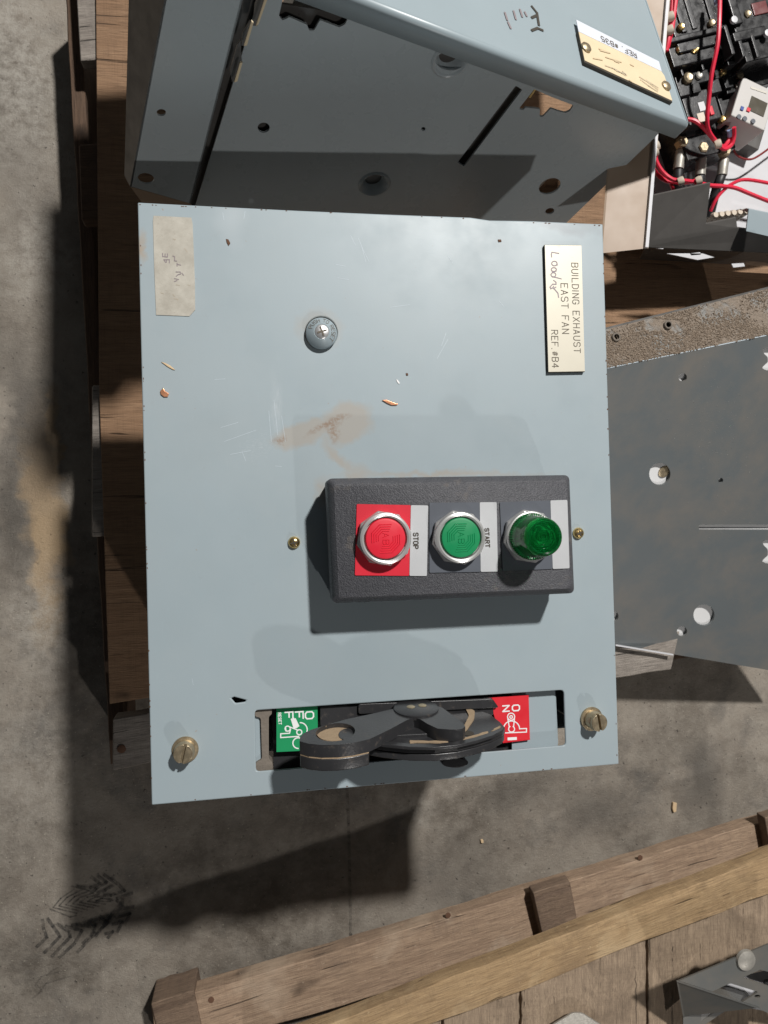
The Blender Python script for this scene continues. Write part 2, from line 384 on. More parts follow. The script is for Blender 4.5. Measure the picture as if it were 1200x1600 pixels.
def plank(name, quad, thick, mat, parent=None, nseg=24, jit=.0007, bevel=.0016, down=None):
    """quad a,b (one long edge), d,c (the other); top face; long axis a->b; pushed along `down`"""
    a, b, c, d = [Vector(p) for p in quad]; dn = Vector(down) if down is not None else (b - a).cross(d - a).normalized()
    if down is None and dn.z > 0: dn = -dn
    dn = dn.normalized() * thick; ax = (b - a).normalized(); fr = frame_of((a + b + c + d) / 4, -dn, ax); inv = fr.inverted()
    vs = []; fs = []
    for i in range(nseg + 1):
        t = i / nseg; p = a.lerp(b, t); q = d.lerp(c, t)
        for w in (p, q, q + dn, p + dn):
            j = Vector((random.uniform(-1, 1) * jit * (2 if i in (0, nseg) else .3), random.uniform(-1, 1) * jit, random.uniform(-1, 1) * jit)); vs.append(inv @ w + j)
    for i in range(nseg):
        for k in range(4): fs.append((i * 4 + k, i * 4 + (k + 1) % 4, (i + 1) * 4 + (k + 1) % 4, (i + 1) * 4 + k))
    fs += [(0, 1, 2, 3), (nseg * 4 + 3, nseg * 4 + 2, nseg * 4 + 1, nseg * 4)]
    return obj(name, vs, fs, mat, parent, frame=fr, bevel=bevel, seg=1)
def ribbon(name, lines, w, fn, mat, parent=None, lift=0.0, n=Z, thick=.00012):
    """flat strokes (print, scratches). lines: lists of (u,v) -> fn -> world point on a plane of normal n"""
    vs = []; fs = []; n = Vector(n).normalized()
    for ln in lines:
        P = [fn(*q) + n * lift for q in ln]
        for si, (a, b) in enumerate(zip(P, P[1:])):
            o_ = n * ((si % 3) * 2e-5 + (len(vs) % 7) * 3e-6); a = a + o_; b = b + o_
            t = (b - a)
            if t.length < 1e-7: continue
            t.normalize(); s = n.cross(t) * (w / 2); e = t * (w * .35); k = len(vs)
            vs += [a - e - s, b + e - s, b + e + s, a - e + s]; fs.append((k, k + 1, k + 2, k + 3))
    o = obj(name, vs, fs, mat, parent)
    if name in ('relay_lettering', 'scratches', 'faded_lettering', 'shoe_print', 'smudged_lettering'): o['kind'] = 'stuff'
    return o
FONT = {  # strokes on a 4 x 6 grid
 'A': [[(0, 0), (2, 6), (4, 0)], [(.8, 2), (3.2, 2)]], 'B': [[(0, 0), (0, 6), (3, 6), (4, 5.2), (4, 4), (3, 3.2), (0, 3.2)], [(3, 3.2), (4, 2.3), (4, .9), (3, 0), (0, 0)]],
 'D': [[(0, 0), (0, 6), (2.4, 6), (4, 4.6), (4, 1.4), (2.4, 0), (0, 0)]], 'E': [[(4, 6), (0, 6), (0, 0), (4, 0)], [(0, 3.1), (3, 3.1)]],
 'F': [[(4, 6), (0, 6), (0, 0)], [(0, 3.1), (3, 3.1)]], 'G': [[(4, 4.8), (3, 6), (1, 6), (0, 4.8), (0, 1.2), (1, 0), (3, 0), (4, 1.2), (4, 2.8), (2.4, 2.8)]],
 'H': [[(0, 0), (0, 6)], [(4, 0), (4, 6)], [(0, 3.1), (4, 3.1)]], 'I': [[(0, 0), (0, 6)]], 'L': [[(0, 6), (0, 0), (4, 0)]], 'N': [[(0, 0), (0, 6), (4, 0), (4, 6)]],
 'O': [[(1, 0), (0, 1.2), (0, 4.8), (1, 6), (3, 6), (4, 4.8), (4, 1.2), (3, 0), (1, 0)]], 'P': [[(0, 0), (0, 6), (3, 6), (4, 5), (4, 3.8), (3, 2.9), (0, 2.9)]],
 'R': [[(0, 0), (0, 6), (3, 6), (4, 5), (4, 3.8), (3, 2.9), (0, 2.9)], [(2, 2.9), (4, 0)]], 'S': [[(0, 1), (1, 0), (3, 0), (4, 1), (4, 2.2), (3, 3), (1, 3.1), (0, 4), (0, 5), (1, 6), (3, 6), (4, 5)]],
 'T': [[(0, 6), (4, 6)], [(2, 6), (2, 0)]], 'U': [[(0, 6), (0, 1.2), (1, 0), (3, 0), (4, 1.2), (4, 6)]], 'X': [[(0, 0), (4, 6)], [(0, 6), (4, 0)]],
 '.': [[(0, 0), (.5, 0)]], '#': [[(1, 0.6), (1.8, 5.4)], [(2.5, .6), (3.3, 5.4)], [(0.2, 2.1), (4, 2.1)], [(.5, 3.9), (4.3, 3.9)]], '4': [[(3, 0), (3, 6), (0, 1.8), (4.2, 1.8)]],
 '3': [[(0, 5), (1, 6), (3, 6), (4, 5), (4, 4), (3, 3.2), (1.6, 3.2)], [(3, 3.2), (4, 2.2), (4, 1), (3, 0), (1, 0), (0, 1)]], '5': [[(4, 6), (.3, 6), (0, 3.3), (2.8, 3.7), (4, 2.7), (4, 1), (3, 0), (1, 0), (0, .9)]],
 'Y': [[(0, 6), (2, 3), (4, 6)], [(2, 3), (2, 0)]]}
WID = {'I': 0.6, '.': 1.0}
def text_lines(s, gap=2.2, space=5.0):
    x = 0; out = []
    for ch in s:
        if ch == ' ': x += space; continue
        out += [[(x + a, b) for a, b in l] for l in FONT[ch]]; x += WID.get(ch, 4) + gap
    return out, x - gap
def stroke_text(name, s, a, b, up, h, w, mat, parent, n=Z, lift=.0002, gap=2.2, space=5.0):
    """text whose baseline runs from a to b, cap height h along `up`"""
    ls, W = text_lines(s, gap, space); a, b = Vector(a), Vector(b); sx = (b - a) / W; sy = Vector(up).normalized() * (h / 6)
    return ribbon(name, ls, w, lambda x, y: a + sx * x + sy * y, mat, parent, lift, n)

# ------------------------------------------------------------------ the concrete floor
S = 6.0
floor = obj('floor', [(-S, -S, 0), (S, -S, 0), (S, S, 0), (-S, S, 0)], [(0, 1, 2, 3)], 'concrete', origin=(0, 0, 0))
tag(floor, kind='structure')
jt = ribbon('floor_joint', [[(541, 1200), (545, 1300), (546, 1360), (548, 1460), (552, 1520)]], .0040, lambda u, v: onz(u, v, 0), 'jointdirt', floor, lift=.0005)
# shoe print: flat rubber marks on the concrete
def SP(x, y): return onz(50 + x / 6, 1340 + y / 6, 0)
chev = [[(170, 480), (360, 555), (420, 540)], [(200, 465), (420, 520)], [(200, 465), (270, 380), (400, 290)], [(255, 450), (470, 505)], [(255, 450), (330, 370), (470, 300)], [(320, 440), (520, 490)], [(320, 440), (400, 365), (530, 315)],
        [(385, 430), (580, 470)], [(385, 430), (460, 370), (580, 330)], [(450, 420), (630, 455)], [(450, 420), (520, 370), (630, 345)], [(520, 410), (690, 435)], [(520, 410), (590, 370), (690, 360)], [(600, 405), (740, 410)], [(600, 405), (660, 380), (750, 385)],
        [(370, 265), (540, 310)], [(640, 380), (760, 400)]]
dark = [[(620, 170), (700, 230), (600, 290), (560, 320)], [(680, 160), (790, 240), (690, 300), (620, 330)], [(750, 190), (870, 310), (740, 350), (680, 350)], [(560, 180), (640, 240), (550, 280), (430, 270)], [(940, 330), (800, 380)], [(850, 390), (850, 450), (700, 620), (560, 740), (430, 880)],
        [(800, 400), (830, 430), (690, 600)], [(100, 580), (110, 660), (140, 745), (50, 830)], [(150, 570), (200, 640), (265, 735), (120, 885)], [(240, 620), (350, 690), (360, 740), (190, 920)], [(320, 640), (470, 680), (400, 800), (260, 930)],
        [(420, 630), (560, 640), (590, 640), (560, 720), (480, 800)], [(530, 600), (600, 625), (580, 700)], [(640, 550), (690, 590), (670, 640), (600, 730)], [(750, 530), (700, 610)], [(760, 620), (850, 600), (800, 690)], [(790, 560), (920, 520), (870, 625)], [(830, 480), (950, 460)], [(690, 710), (760, 690), (715, 745)], [(560, 590), (720, 540)], [(380, 630), (560, 590)]]
ribbon('shoe_print', chev, .0017, SP, 'rubbermark', floor, .0006)
ribbon('shoe_print', dark, .0040, SP, 'rubbermark', floor, .0009)
ribbon('shoe_print', [[(55, 1540), (65, 1525), (95, 1517)], [(60, 1552), (72, 1536), (110, 1525)], [(50, 1560), (66, 1548)], [(76, 1520), (96, 1508)]], .0020, lambda u, v: onz(u, v, 0), 'rubberfaint', floor, .0006)

# ------------------------------------------------------------------ main pallet, fibre sheet
PZ = 0.118
pal = thing('wooden_pallet', onz(600, 800, 0), 'big dark pallet carrying the three grey starter units', 'pallet')
def P0(u, v, z=PZ): return onz(u, v, z)
plank('stringer', [P0(100, -40, .085), P0(172, 1196, .085), P0(196, 1180, .085), P0(122, -40, .085)], .075, 'wood_dark', pal)
plank('stringer', [P0(1030, -40, .080), P0(1052, 1030, .080), P0(1090, 1026, .080), P0(1070, -40, .080)], .07, 'wood_dark', pal)
for (y0, y1, xl, mt) in ((-60, 95, 118, 'wood_grey'), (225, 345, 124, 'wood_dark'), (603, 838, 140, 'wood_grey')):
    plank('deck_board', [P0(xl, y0), P0(1250, y0 - 60), P0(1250, y1 - 60), P0(xl + 4, y1)], .018, mt, pal, jit=.0012)
eb = plank('deck_board', [P0(172, 1122, .124), P0(1062, 985, .124), P0(1048, 1046, .124), P0(174, 1203, .124)], .022, 'wood_grey', pal, jit=.0014)
lathe('nail', [(.0045, 0), (.0045, .0012), (.0032, .0018), (0, .002)], P0(190, 1170, .1245), Z, 'rust', pal, seg=12)
sheet = prism('fibre_sheet', [P0(149, -60, .124), P0(1240, -60, .124), P0(1240, 470, .124), P0(1060, 960, .124), P0(171, 1100, .124), P0(155, 620, .124)], (0, 0, -.005), 'plywood', bevel=.001)
tag(sheet, 'brown fibre board sheet lying on the pallet left of the grey door', 'board sheet')

# ------------------------------------------------------------------ main starter unit
unit = thing('motor_starter_unit', (0, 0, .125), 'blue grey starter unit with pushbuttons and BUILDING EXHAUST nameplate', 'electrical unit')
def door_mat():
    m, t, b = new_mat('main door paint'); v = coord(t); col = GREY
    c = mixc(t, noise(t, v, 7, 5, .6), tuple(x * .95 for x in col), tuple(x * 1.04 for x in col))
    def p(u, w): q = D(u, w); return (q.x, q.y)
    sm = ramp(t, noise(t, coord(t, (30, 4, 4)), 14, 4, .7), .60, .8)
    c = mixc(t, mul(t, sm, .14), c, tuple(min(1, x * 1.4) for x in col))
    wv = warp(t, v, 60, .016); wv = warp(t, wv, 250, .005); r = .5
    st = mx(t, ellip(t, wv, p(540, 660), (.026, .019), .35, .35), ellip(t, wv, p(475, 675), (.030, .012), .25, .35))
    st = mx(t, st, ellip(t, wv, p(530, 715), (.030, .006), -.85, .7))
    st = mx(t, st, mul(t, ellip(t, wv, p(555, 740), (.012, .010), 0, .8), .7))
    c = mixc(t, mul(t, st, .72), c, (0.345, 0.31, 0.265))
    rs = mx(t, ellip(t, wv, p(515, 662), (.024, .0045), .45, .7), ellip(t, wv, p(436, 684), (.007, .004), .2, .7))
    rs = mx(t, rs, ellip(t, wv, p(518, 672), (.006, .011), 0.2, .7))
    rs = mul(t, rs, ramp(t, noise(t, v, 330, 5, .7), .40, .56))
    c = mixc(t, mul(t, rs, .8), c, (0.23, 0.145, 0.09))
    # dust round the station foot and button
    du = mul(t, mx(t, ellip(t, wv, p(505, 770), (.008, .018), 0, .9), ellip(t, wv, p(690, 742), (.11, .004), 0, .9)), .5)
    du = mx(t, du, mul(t, ellip(t, wv, p(500, 515), (.020, .020), 0, .5), .35))
    du = mx(t, du, mul(t, ellip(t, wv, p(222, 385), (.005, .016), 0, .9), .8))
    c = mixc(t, du, c, (0.36, 0.28, 0.20))
    wp = mul(t, ellip(t, warp(t, v, 30, .02), p(435, 640), (.006, .032), .08, .9), ramp(t, noise(t, coord(t, (400, 20, 20)), 5, 3, .7), .35, .65))
    wp = mx(t, wp, mul(t, ellip(t, warp(t, v, 30, .02), p(362, 345), (.014, .028), 0, .9), .5))
    wp = mx(t, wp, mul(t, ellip(t, warp(t, v, 30, .02), p(402, 695), (.022, .014), .3, .9), ramp(t, noise(t, coord(t, (60, 400, 20)), 5, 3, .7), .5, .7)))
    c = mixc(t, mul(t, wp, .45), c, (0.56, 0.60, 0.63))
    hz = ramp(t, noise(t, warp(t, v, 5, .1), 6, 5, .7), .45, .75); c = mixc(t, mul(t, hz, .16), c, (0.40, 0.40, 0.38))
    gr = ramp(t, noise(t, v, 95, 5, .75), .62, .75); c = mixc(t, mul(t, gr, .13), c, (0.22, 0.22, 0.21))
    tiny = ramp(t, noise(t, v, 260, 2, .5), .755, .79); c = mixc(t, mul(t, tiny, .6), c, (0.30, 0.20, 0.13))
    edge = mul(t, ellip(t, warp(t, v, 40, .03), p(880, 352), (.05, .008), 0, .8), .35); c = mixc(t, edge, c, (.18, .18, .2))
    L(t, c, b.inputs['Base Color'])
    L(t, mixc(t, mx(t, st, ramp(t, noise(t, v, 18, 4), .3, .7)), (.34,) * 3, (.52,) * 3), b.inputs['Roughness'])
    bump(t, b, mx(t, mul(t, noise(t, v, 900, 2), .045), mul(t, noise(t, v, 6, 2), 1.3), 'ADD'), .5, .0012)
    return m
M['door'] = door_mat()
ctl = [(215, 316), (942, 350), (967, 1194), (237, 1258)]
top_edge = [(215, 316), (330, 322), (460, 328.5), (600, 334.5), (735, 339.5), (765, 344), (800, 344.5), (830, 345), (885, 347.5), (942, 350)]
outline = [D(*q) for q in top_edge] + [D(967, 1194), D(237, 1258)]
slot = rounded([(398, 1110), (881, 1078), (884, 1165), (400, 1206)], lambda u, v: D(u, v), 6)
tear = [D(361, 1091), D(366, 1089), D(385, 1094), D(383, 1097), D(368, 1099)]
btnhole = circ(501.8, 520, 25.4, lambda u, v: D(u, v), 28)
door = holed('door_panel', outline, [slot, tear, btnhole], (0, 0, ZD), Z, .0022, 'door', unit, origin=(0, 0, ZD))
bv = door.modifiers.new('bevel', 'BEVEL'); bv.width = .0012; bv.segments = 2; bv.limit_method = 'ANGLE'; bv.angle_limit = math.radians(50)
hw = .19; hh = .2294
def flange(a, b, inward):
    a, b = Vector(a), Vector(b); i = Vector(inward) * .0016; dz = Vector((0, 0, -.0021))
    prism('door_flange', [a + dz, b + dz, b + i + dz, a + i + dz], (0, 0, -.019), 'door_back', door)
cq = [D(*q) for q in ctl]; ins = [cq[0] + Vector((.0008, -.0008, 0)), cq[1] + Vector((-.0008, -.0008, 0)), cq[2] + Vector((-.0008, .0008, 0)), cq[3] + Vector((.0008, .0008, 0))]
flange(ins[1], ins[2], (-1, 0, 0)); flange(ins[2], ins[3], (0, 1, 0)); flange(ins[3], ins[0], (1, 0, 0))
# chassis tub beneath
ch = [(-.175, -.205), (.172, -.205), (.172, .12), (-.175, .12)]
for k in range(4):
    a, b = Vector((*ch[k], ZD - .03)), Vector((*ch[(k + 1) % 4], ZD - .03)); w = (b - a).normalized().cross(Z) * -.0016; e = (b - a).normalized() * .0018
    prism('chassis_wall', [a + e, b - e, b - e + w, a + e + w], (0, 0, -(ZD - .03 - .127)), 'lightened_paint', unit)
prism('chassis_back', [Vector((x, y, .1268)) for x, y in ch], (0, 0, -.0016), 'lightened_paint', unit)

# worn sticker
stk = [(240, 337), (299, 340), (301, 350), (304.5, 440), (305, 484), (296, 494), (244, 492), (241, 420), (239, 345)]
sk = prism('worn_sticker', [D(u, v, .0005) for u, v in stk], (0, 0, -.0004), 'sticker', unit)
tag(sk, 'yellowed worn paper sticker with faded lettering')
def SK(x, y): return D(220 + x / 6, 330 + y / 6, .0005)
ribbon('faded_lettering', [[(205, 395), (205, 425), (250, 430), (250, 400)], [(228, 400), (228, 425)], [(215, 455), (270, 455)], [(268, 455), (268, 485)], [(242, 455), (240, 480)], [(218, 455), (232, 480)],
    [(300, 420), (318, 428), (316, 465), (338, 468)], [(340, 488), (340, 515)], [(340, 500), (375, 505)], [(330, 570), (370, 570), (372, 590), (350, 595), (332, 610)], [(315, 632), (355, 640)], [(315, 660), (340, 650)], [(385, 580), (400, 600)]], .0007, SK, 'faint', sk, .00012)
ribbon('faded_lettering', [[(300, 260), (325, 265), (318, 275)], [(410, 350), (435, 385)], [(330, 690), (365, 695)], [(440, 690), (465, 700)], [(310, 820), (350, 825), (345, 840)], [(185, 765), (215, 775)], [(300, 780), (320, 800)]], .0004, SK, 'smudge', sk, .00012)

# nameplate
npx = [(850.7, 382.5), (908.2, 383), (913.7, 581), (856.5, 582)]
base = [D(u, v, .0030) for u, v in npx]
npl = prism('nameplate', base, (0, 0, -.0027), 'ink', unit)
tag(npl, 'gold nameplate engraved BUILDING EXHAUST EAST FAN REF.#B4')
cface = sum(base, Vector()) / 4
prism('gold_face', [p.lerp(cface, .008) + Z * .0005 for p in base], (0, 0, -.00045), 'gold', npl)
NH = .0035
def NP(u, v): return D(u, v, NH)
for s, a, b, h in (("BUILDING EXHAUST", (893, 411), (897, 551), 11.2), ("EAST FAN", (876.3, 443), (878.6, 521), 11.8), ("REF.#B4", (861.5, 516), (863, 574), 11.0)):
    A_, B_ = NP(*a), NP(*b); up = (B_ - A_).cross(Z) * -1
    stroke_text('engraved_text', s, A_, B_, up, h * .56 / 1112, .00062, 'inkgrey', npl, lift=.00012)
def NZ(x, y): return NP(820 + x / 6.667, 360 + y / 6.667)
def arc(cx, cy, r, a0=0, a1=360, n=14, ry=None): return [(cx + r * math.cos(math.radians(a0 + (a1 - a0) * k / n)), cy + (ry or r) * math.sin(math.radians(a0 + (a1 - a0) * k / n))) for k in range(n + 1)]
ribbon('handwritten_name', [[(355, 240), (282, 228), (276, 250), (280, 278)], arc(308, 345, 28, 0, 360, 14, 24) + [(338, 362)], arc(302, 408, 27, 0, 360, 14, 20) + [(325, 425), (285, 432)], arc(298, 462, 25, 0, 360, 14, 22), [(380, 505), (330, 492), (285, 484)],
    [(300, 520), (325, 540), (325, 562), (290, 560), (262, 590), (270, 608), (292, 598), (300, 582)], [(325, 590), (300, 605), (318, 622), (345, 655), (352, 698)]], .0009, NZ, 'pencil', npl, .0001)

# reset button
rc = D(503, 518, .0085) - Z * .0085
rb = lathe('reset_button', [(.0118, -.004), (.0124, .0035), (.0118, .0050), (.0062, .0085), (.0058, .0082)], rc, Z, 'door_back', unit, seg=48)
tag(rb, 'grey conical PUSH TO RESET button with phillips screw')
lathe('button_screw', [(.0056, .0070), (.0056, .0086), (.0046, .0093), (0, .0097)], rc, Z, 'zinc', rb, seg=28)
ribbon('screw_recess', [[(-1, -.35), (1, .35)], [(-.35, 1), (.35, -1)]], .0013, lambda a, b: rc + Z * .0096 + X * (a * .0032) + Y * (b * .0032), 'inkgrey', rb, .0003)
lines = []
ls, W_ = text_lines("PUSH TO RESET", 1.8, 4.5)
for ln in ls:
    q = []
    for (x, y) in ln:
        a = math.radians(162 - 205 * x / W_); r = .0078 + .0030 * y / 6
        q.append((r * math.cos(a), r * math.sin(a), .0085 - (r - .0062) * .0035 / .0056))
    lines.append(q)
ribbon('button_lettering', lines, .00038, lambda a, b, z: rc + Vector((a, b, z)), 'inkgrey', rb, .00025)

# quarter-turn fasteners
def fastener(u, v, ang, tilt, label):
    c = D(u, v); n = (Z + Vector(tilt)).normalized()
    o = lathe('door_fastener', [(.0100, -.004), (.0100, .0010), (.0078, .0013), (.0076, .0092), (.0072, .0100)], c, n, 'oldbrass', unit, seg=32)
    tag(o, label)
    fr = frame_of(c, n, Vector((math.cos(ang), math.sin(ang), 0)))
    # head as two halves with a real slot between
    for s in (-1, 1):
        pts = [(.0009 * s, -.0068), (.0009 * s, .0068)] + [(s * .0072 * math.sin(a), .0072 * math.cos(a)) for a in [math.pi * (k + 1) / 12 for k in range(11)]]
        pr = [fr @ Vector((y, x, .0128)) for x, y in pts]
        prism('slotted_head', pr, -n * .0030, 'oldbrass', o, bevel=.0004)
    return o
fastener(289.5, 1171, math.radians(76), (-.02, .02, 0), 'dull brass slotted fastener at the lower left corner')
fastener(924, 1123, math.radians(100), (.10, -.02, 0), 'dull brass slotted fastener right of the handle slot')

# station screws
def pan(u, v):
    c = D(u, v); o = lathe('station_screw', [(.0046, 0), (.0048, .0012), (.0040, .0030), (.0022, .0040), (0, .0042)], c, Z, 'brass', unit, seg=24)
    ribbon('cross_recess', [[(-1, -.3), (1, .3)], [(-.3, 1), (.3, -1)]], .0010, lambda a, b: c + Z * .0040 + X * (a * .0026) + Y * (b * .0026), 'ink', o, .0003)
pan(459.5, 847.5); pan(903, 833)

# pushbutton station
HS = .043
fr_px = [(512, 747), (894, 741.5), (902, 928), (521, 944)]
topq = rounded(fr_px, lambda u, v: D(u, v, HS), 9, 5)
midz = HS - .0055
cst = sum(topq, Vector()) / len(topq)
inner = [p + (cst - p) * .001 for p in topq]
def ringof(pts, z, inset):
    c = sum(pts, Vector()) / len(pts); out = []
    for p in pts:
        d = (p - c); sx = 1 - inset / .098; sy = 1 - inset / .047; out.append(Vector((c.x + d.x * sx, c.y + d.y * sy, ZD + z)))
    return out
rings = [ringof(topq, .0003, .0015), ringof(topq, .016, .0010), ringof(topq, .0165, 0.0), ringof(topq, midz, 0.0), ringof(topq, HS - .0012, .0034), ringof(topq, HS, .0046)]
nn = len(topq); vs = [p for r in rings for p in r]; fs = []
for i in range(len(rings) - 1):
    for k in range(nn): fs.append((i * nn + k, i * nn + (k + 1) % nn, (i + 1) * nn + (k + 1) % nn, (i + 1) * nn + k))
fs.append(tuple(range((len(rings) - 1) * nn, len(rings) * nn)))
st = obj('station_housing', vs, fs, 'black_tex', unit, smooth=True)
tag(st, 'black textured pushbutton station housing')
def legend(name, px, split, matA, matB, word=None, wpos=None):
    z = HS + .0009
    fn = lambda u, v: D(u, v, z)
    (x0, y0), (x1, y1), (x2, y2), (x3, y3) = px
    tl, tr, br, bl = [Vector(q) for q in px]; a = tl.lerp(tr, split); b = bl.lerp(br, split)
    o = prism(name, rounded([tuple(tl), tuple(a), tuple(b), tuple(bl)], fn, 2, 3), (0, 0, -.0008), matA, st)
    a2 = tl.lerp(tr, split + .004); b2 = bl.lerp(br, split + .004)
    o2 = prism(name, rounded([tuple(a2), tuple(tr), tuple(br), tuple(b2)], fn, 2, 3), (0, 0, -.0008), matB, st)
    if word:
        (p, q, h) = wpos; A_, B_ = fn(*p), fn(*q); up = (B_ - A_).cross(Z) * -1
        stroke_text('legend_word', word, A_, B_, up, h * .52 / 1112, .00085, 'ink', st, lift=.00015, gap=2.0)
    return o
legend('legend_plate', [(557.5, 787.5), (669, 789.8), (667, 900), (554.5, 899)], .755, 'redplate', 'alu', "STOP", ((646, 833), (646, 857), 7.5))
legend('legend_plate', [(671, 785.5), (776, 784.6), (778, 893), (671, 895)], .745, 'slate', 'alu', "START", ((757.5, 826), (759, 855), 6.5))
legend('legend_plate', [(781, 784.6), (886.5, 781), (890, 888), (785.5, 892)], .745, 'slate', 'alu')
def nut(u, v, z0, rr):
    c = D(u, v, z0); c.z = ZD + HS + .0012
    o = lathe('nut_ring', [(.0208 * rr, 0), (.0208 * rr, .0042), (.0196 * rr, .0056)], c, Z, 'chrome', st, seg=8, smooth=False, rot=.2, bevel=.0005)
    return o, c
def push(u, v, mat, name, label):
    n_, c = nut(u, v, HS + .0075, 1.0)
    r = lathe('bezel_ring', [(.0192, .0050), (.0194, .0072), (.0186, .0092), (.0172, .0098), (.0160, .0092), (.0157, .0030)], c, Z, 'chrome', n_, seg=64)
    k = lathe(name, [(.0148, .001), (.0149, .0086), (.0144, .0096), (.0130, .0099), (0, .0100)], c, Z, mat, st, seg=64)
    tag(k, label)
    # raised concentric half-octagons and the monogram
    L_ = []
    for j, s in enumerate((.0102, .0086, .0070, .0054)):
        a = s * .42
        L_.append([(a * .4, s), (-a, s), (-s, a), (-s, -a * .9)] if False else [(-s, -a), (-s, a), (-a, s), (a * .6, s)])
        L_.append([(s, a), (s, -a), (a, -s), (-a * .6, -s)])
    rot = lambda x, y: c + Vector((x, y, .0099))
    for ln in L_:
        pass
    vsr, fsr = [], []
    def ridge(ln, w, h):
        P = [rot(*q) for q in ln]
        for a, b in zip(P, P[1:]):
            t = (b - a).normalized(); sd = Z.cross(t) * (w / 2); e = t * (w * .3); i = len(vsr)
            vsr.extend([a - e - sd, b + e - sd, b + e + sd, a - e + sd, a - e + Z * h, b + e + Z * h])
            fsr.extend([(i, i + 1, i + 5, i + 4), (i + 3, i + 4, i + 5, i + 2), (i, i + 4, i + 3), (i + 1, i + 2, i + 5)])
    # rotated a quarter turn clockwise like the rest of the lettering
    for ln in L_: ridge([(y, x) for x, y in ln], .0009, .00045)
    for ch, off in (('A', -.0041), ('B', .0009)):
        for ln in FONT[ch]: ridge([(-.0022 + b * .00075, -(off + a * .0008)) for a, b in ln], .0006, .00045)
    obj('raised_monogram', vsr, fsr, mat, k)
    return k
push(601.5, 841.5, 'red', 'stop_button', 'round red STOP button with raised concentric lines')
push(718.5, 840, 'green', 'start_button', 'round green START button with raised concentric lines')
n_, pc = nut(827, 838, HS + .004, 1.0)
ln = lathe('pilot_lens', [(.0168, .0040), (.0172, .0085), (.0168, .0105), (.0158, .0135), (.0150, .0220), (.0143, .0300), (.0136, .0322), (.0124, .0330), (.0112, .0326), (.0108, .0306), (.0098, .0288), (.0088, .0314), (.0076, .0288), (.0065, .0314), (.0053, .0288), (.0042, .0314), (.0030, .0288), (.0019, .0314), (.0008, .0290), (0, .0290)], pc, Z, 'lens', st, seg=56)
tag(ln, 'tall green ribbed pilot light lens')
lathe('lens_core', [(.0108, .006), (.0106, .0250), (.0098, .0256), (0, .0256)], pc, Z, simple('pilot reflector', (.28, .46, .32), .35, .3), ln, seg=36)
lathe('bezel_ring', [(.0192, .0050), (.0194, .0066), (.0186, .0080), (.0170, .0084)], pc, Z, 'chrome', n_, seg=56)
rv, rf_ = [], []
for k in range(60):
    a = 2 * math.pi * k / 60; ex_ = Vector((math.cos(a), math.sin(a), 0)); ey_ = Vector((-math.sin(a), math.cos(a), 0)); i0 = len(rv)
    for z in (.0078, .0104): rv += [pc + ex_ * .0168 - ey_ * .0005 + Z * z, pc + ex_ * .0178 - ey_ * .0003 + Z * z, pc + ex_ * .0178 + ey_ * .0003 + Z * z, pc + ex_ * .0168 + ey_ * .0005 + Z * z]
    rf_ += [(i0, i0 + 1, i0 + 5, i0 + 4), (i0 + 1, i0 + 2, i0 + 6, i0 + 5), (i0 + 2, i0 + 3, i0 + 7, i0 + 6), (i0 + 4, i0 + 5, i0 + 6, i0 + 7), (i0, i0 + 3, i0 + 2, i0 + 1)]
tag(obj('grip_ribs', rv, rf_, 'lens', ln), kind='stuff')

# ---- handle mechanism in the slot
mech = prism('mechanism_base', [D(u, v, -.014) for u, v in ((425, 1085), (812, 1060), (816, 1196), (428, 1226))], (0, 0, -.006), 'black', unit)
prism('mechanism_block', rounded([(500, 1103), (770, 1090), (772, 1118), (640, 1128), (500, 1136)], lambda u, v: D(u, v, -.005), 4), (0, 0, -.009), 'black', mech, bevel=.0008)
prism('mechanism_block', rounded([(560, 1100), (770, 1092), (780, 1106), (560, 1116)], lambda u, v: D(u, v, -.002), 4), (0, 0, -.0029), 'black', mech, bevel=.0006)
prism('guide_plate', [D(u, v, -.009) for u, v in ((800, 1078), (868, 1074), (872, 1160), (870, 1176), (800, 1190))], (0, 0, -.002), 'door_back', unit)
prism('dusty_bracket', rounded([(398, 1106), (424, 1104), (425, 1116), (420, 1120), (420, 1186), (426, 1192), (427, 1206), (400, 1210), (399, 1192), (409, 1186), (407, 1122), (398, 1120)], lambda u, v: D(u, v, -.0035), 3, 3), (0, 0, -.012), 'greydust', unit, bevel=.0005)
prism('bracket_web', [D(u, v, -.006) for u, v in ((398, 1118), (410, 1118), (411, 1190), (399, 1192))], (0, 0, -.003), 'door_back', unit)
offp = prism('off_plate', [D(u, v, -.0062) for u, v in ((432, 1106), (496, 1101), (497, 1172), (432, 1175))], (0, 0, -.0015), 'greenplate', unit)
tag(offp, 'green OFF and RESET indicator plate')
onp = prism('on_plate', [D(u, v, -.0055) for u, v in ((763, 1090), (826, 1086), (828, 1156), (786, 1161))], (0, 0, -.0015), 'redon', unit)
tag(onp, 'red ON indicator plate')
def letter(ch, u, v, hpx, wpx, mat, parent, h, name='indicator_letter', lw=.0011):
    # letter turned a quarter clockwise: its up is image right, its right is image down
    c = D(u, v, h); s = .57 / 1112
    return ribbon(name, [[((b / 6 - .5) * hpx * s, -(a / 4 - .5) * wpx * s) for a, b in ln] for ln in FONT[ch]], lw, lambda x, y: c + Vector((x, y, 0)), mat, parent, .00015)
letter('O', 483.5, 1117.5, 12.5, 10.5, 'white', offp, -.0062); letter('F', 467.5, 1117.5, 12, 10.5, 'white', offp, -.0062); letter('F', 451.5, 1118, 12, 10.5, 'white', offp, -.0062)
a_, b_ = D(434.5, 1114, -.0062), D(435.5, 1132, -.0062)
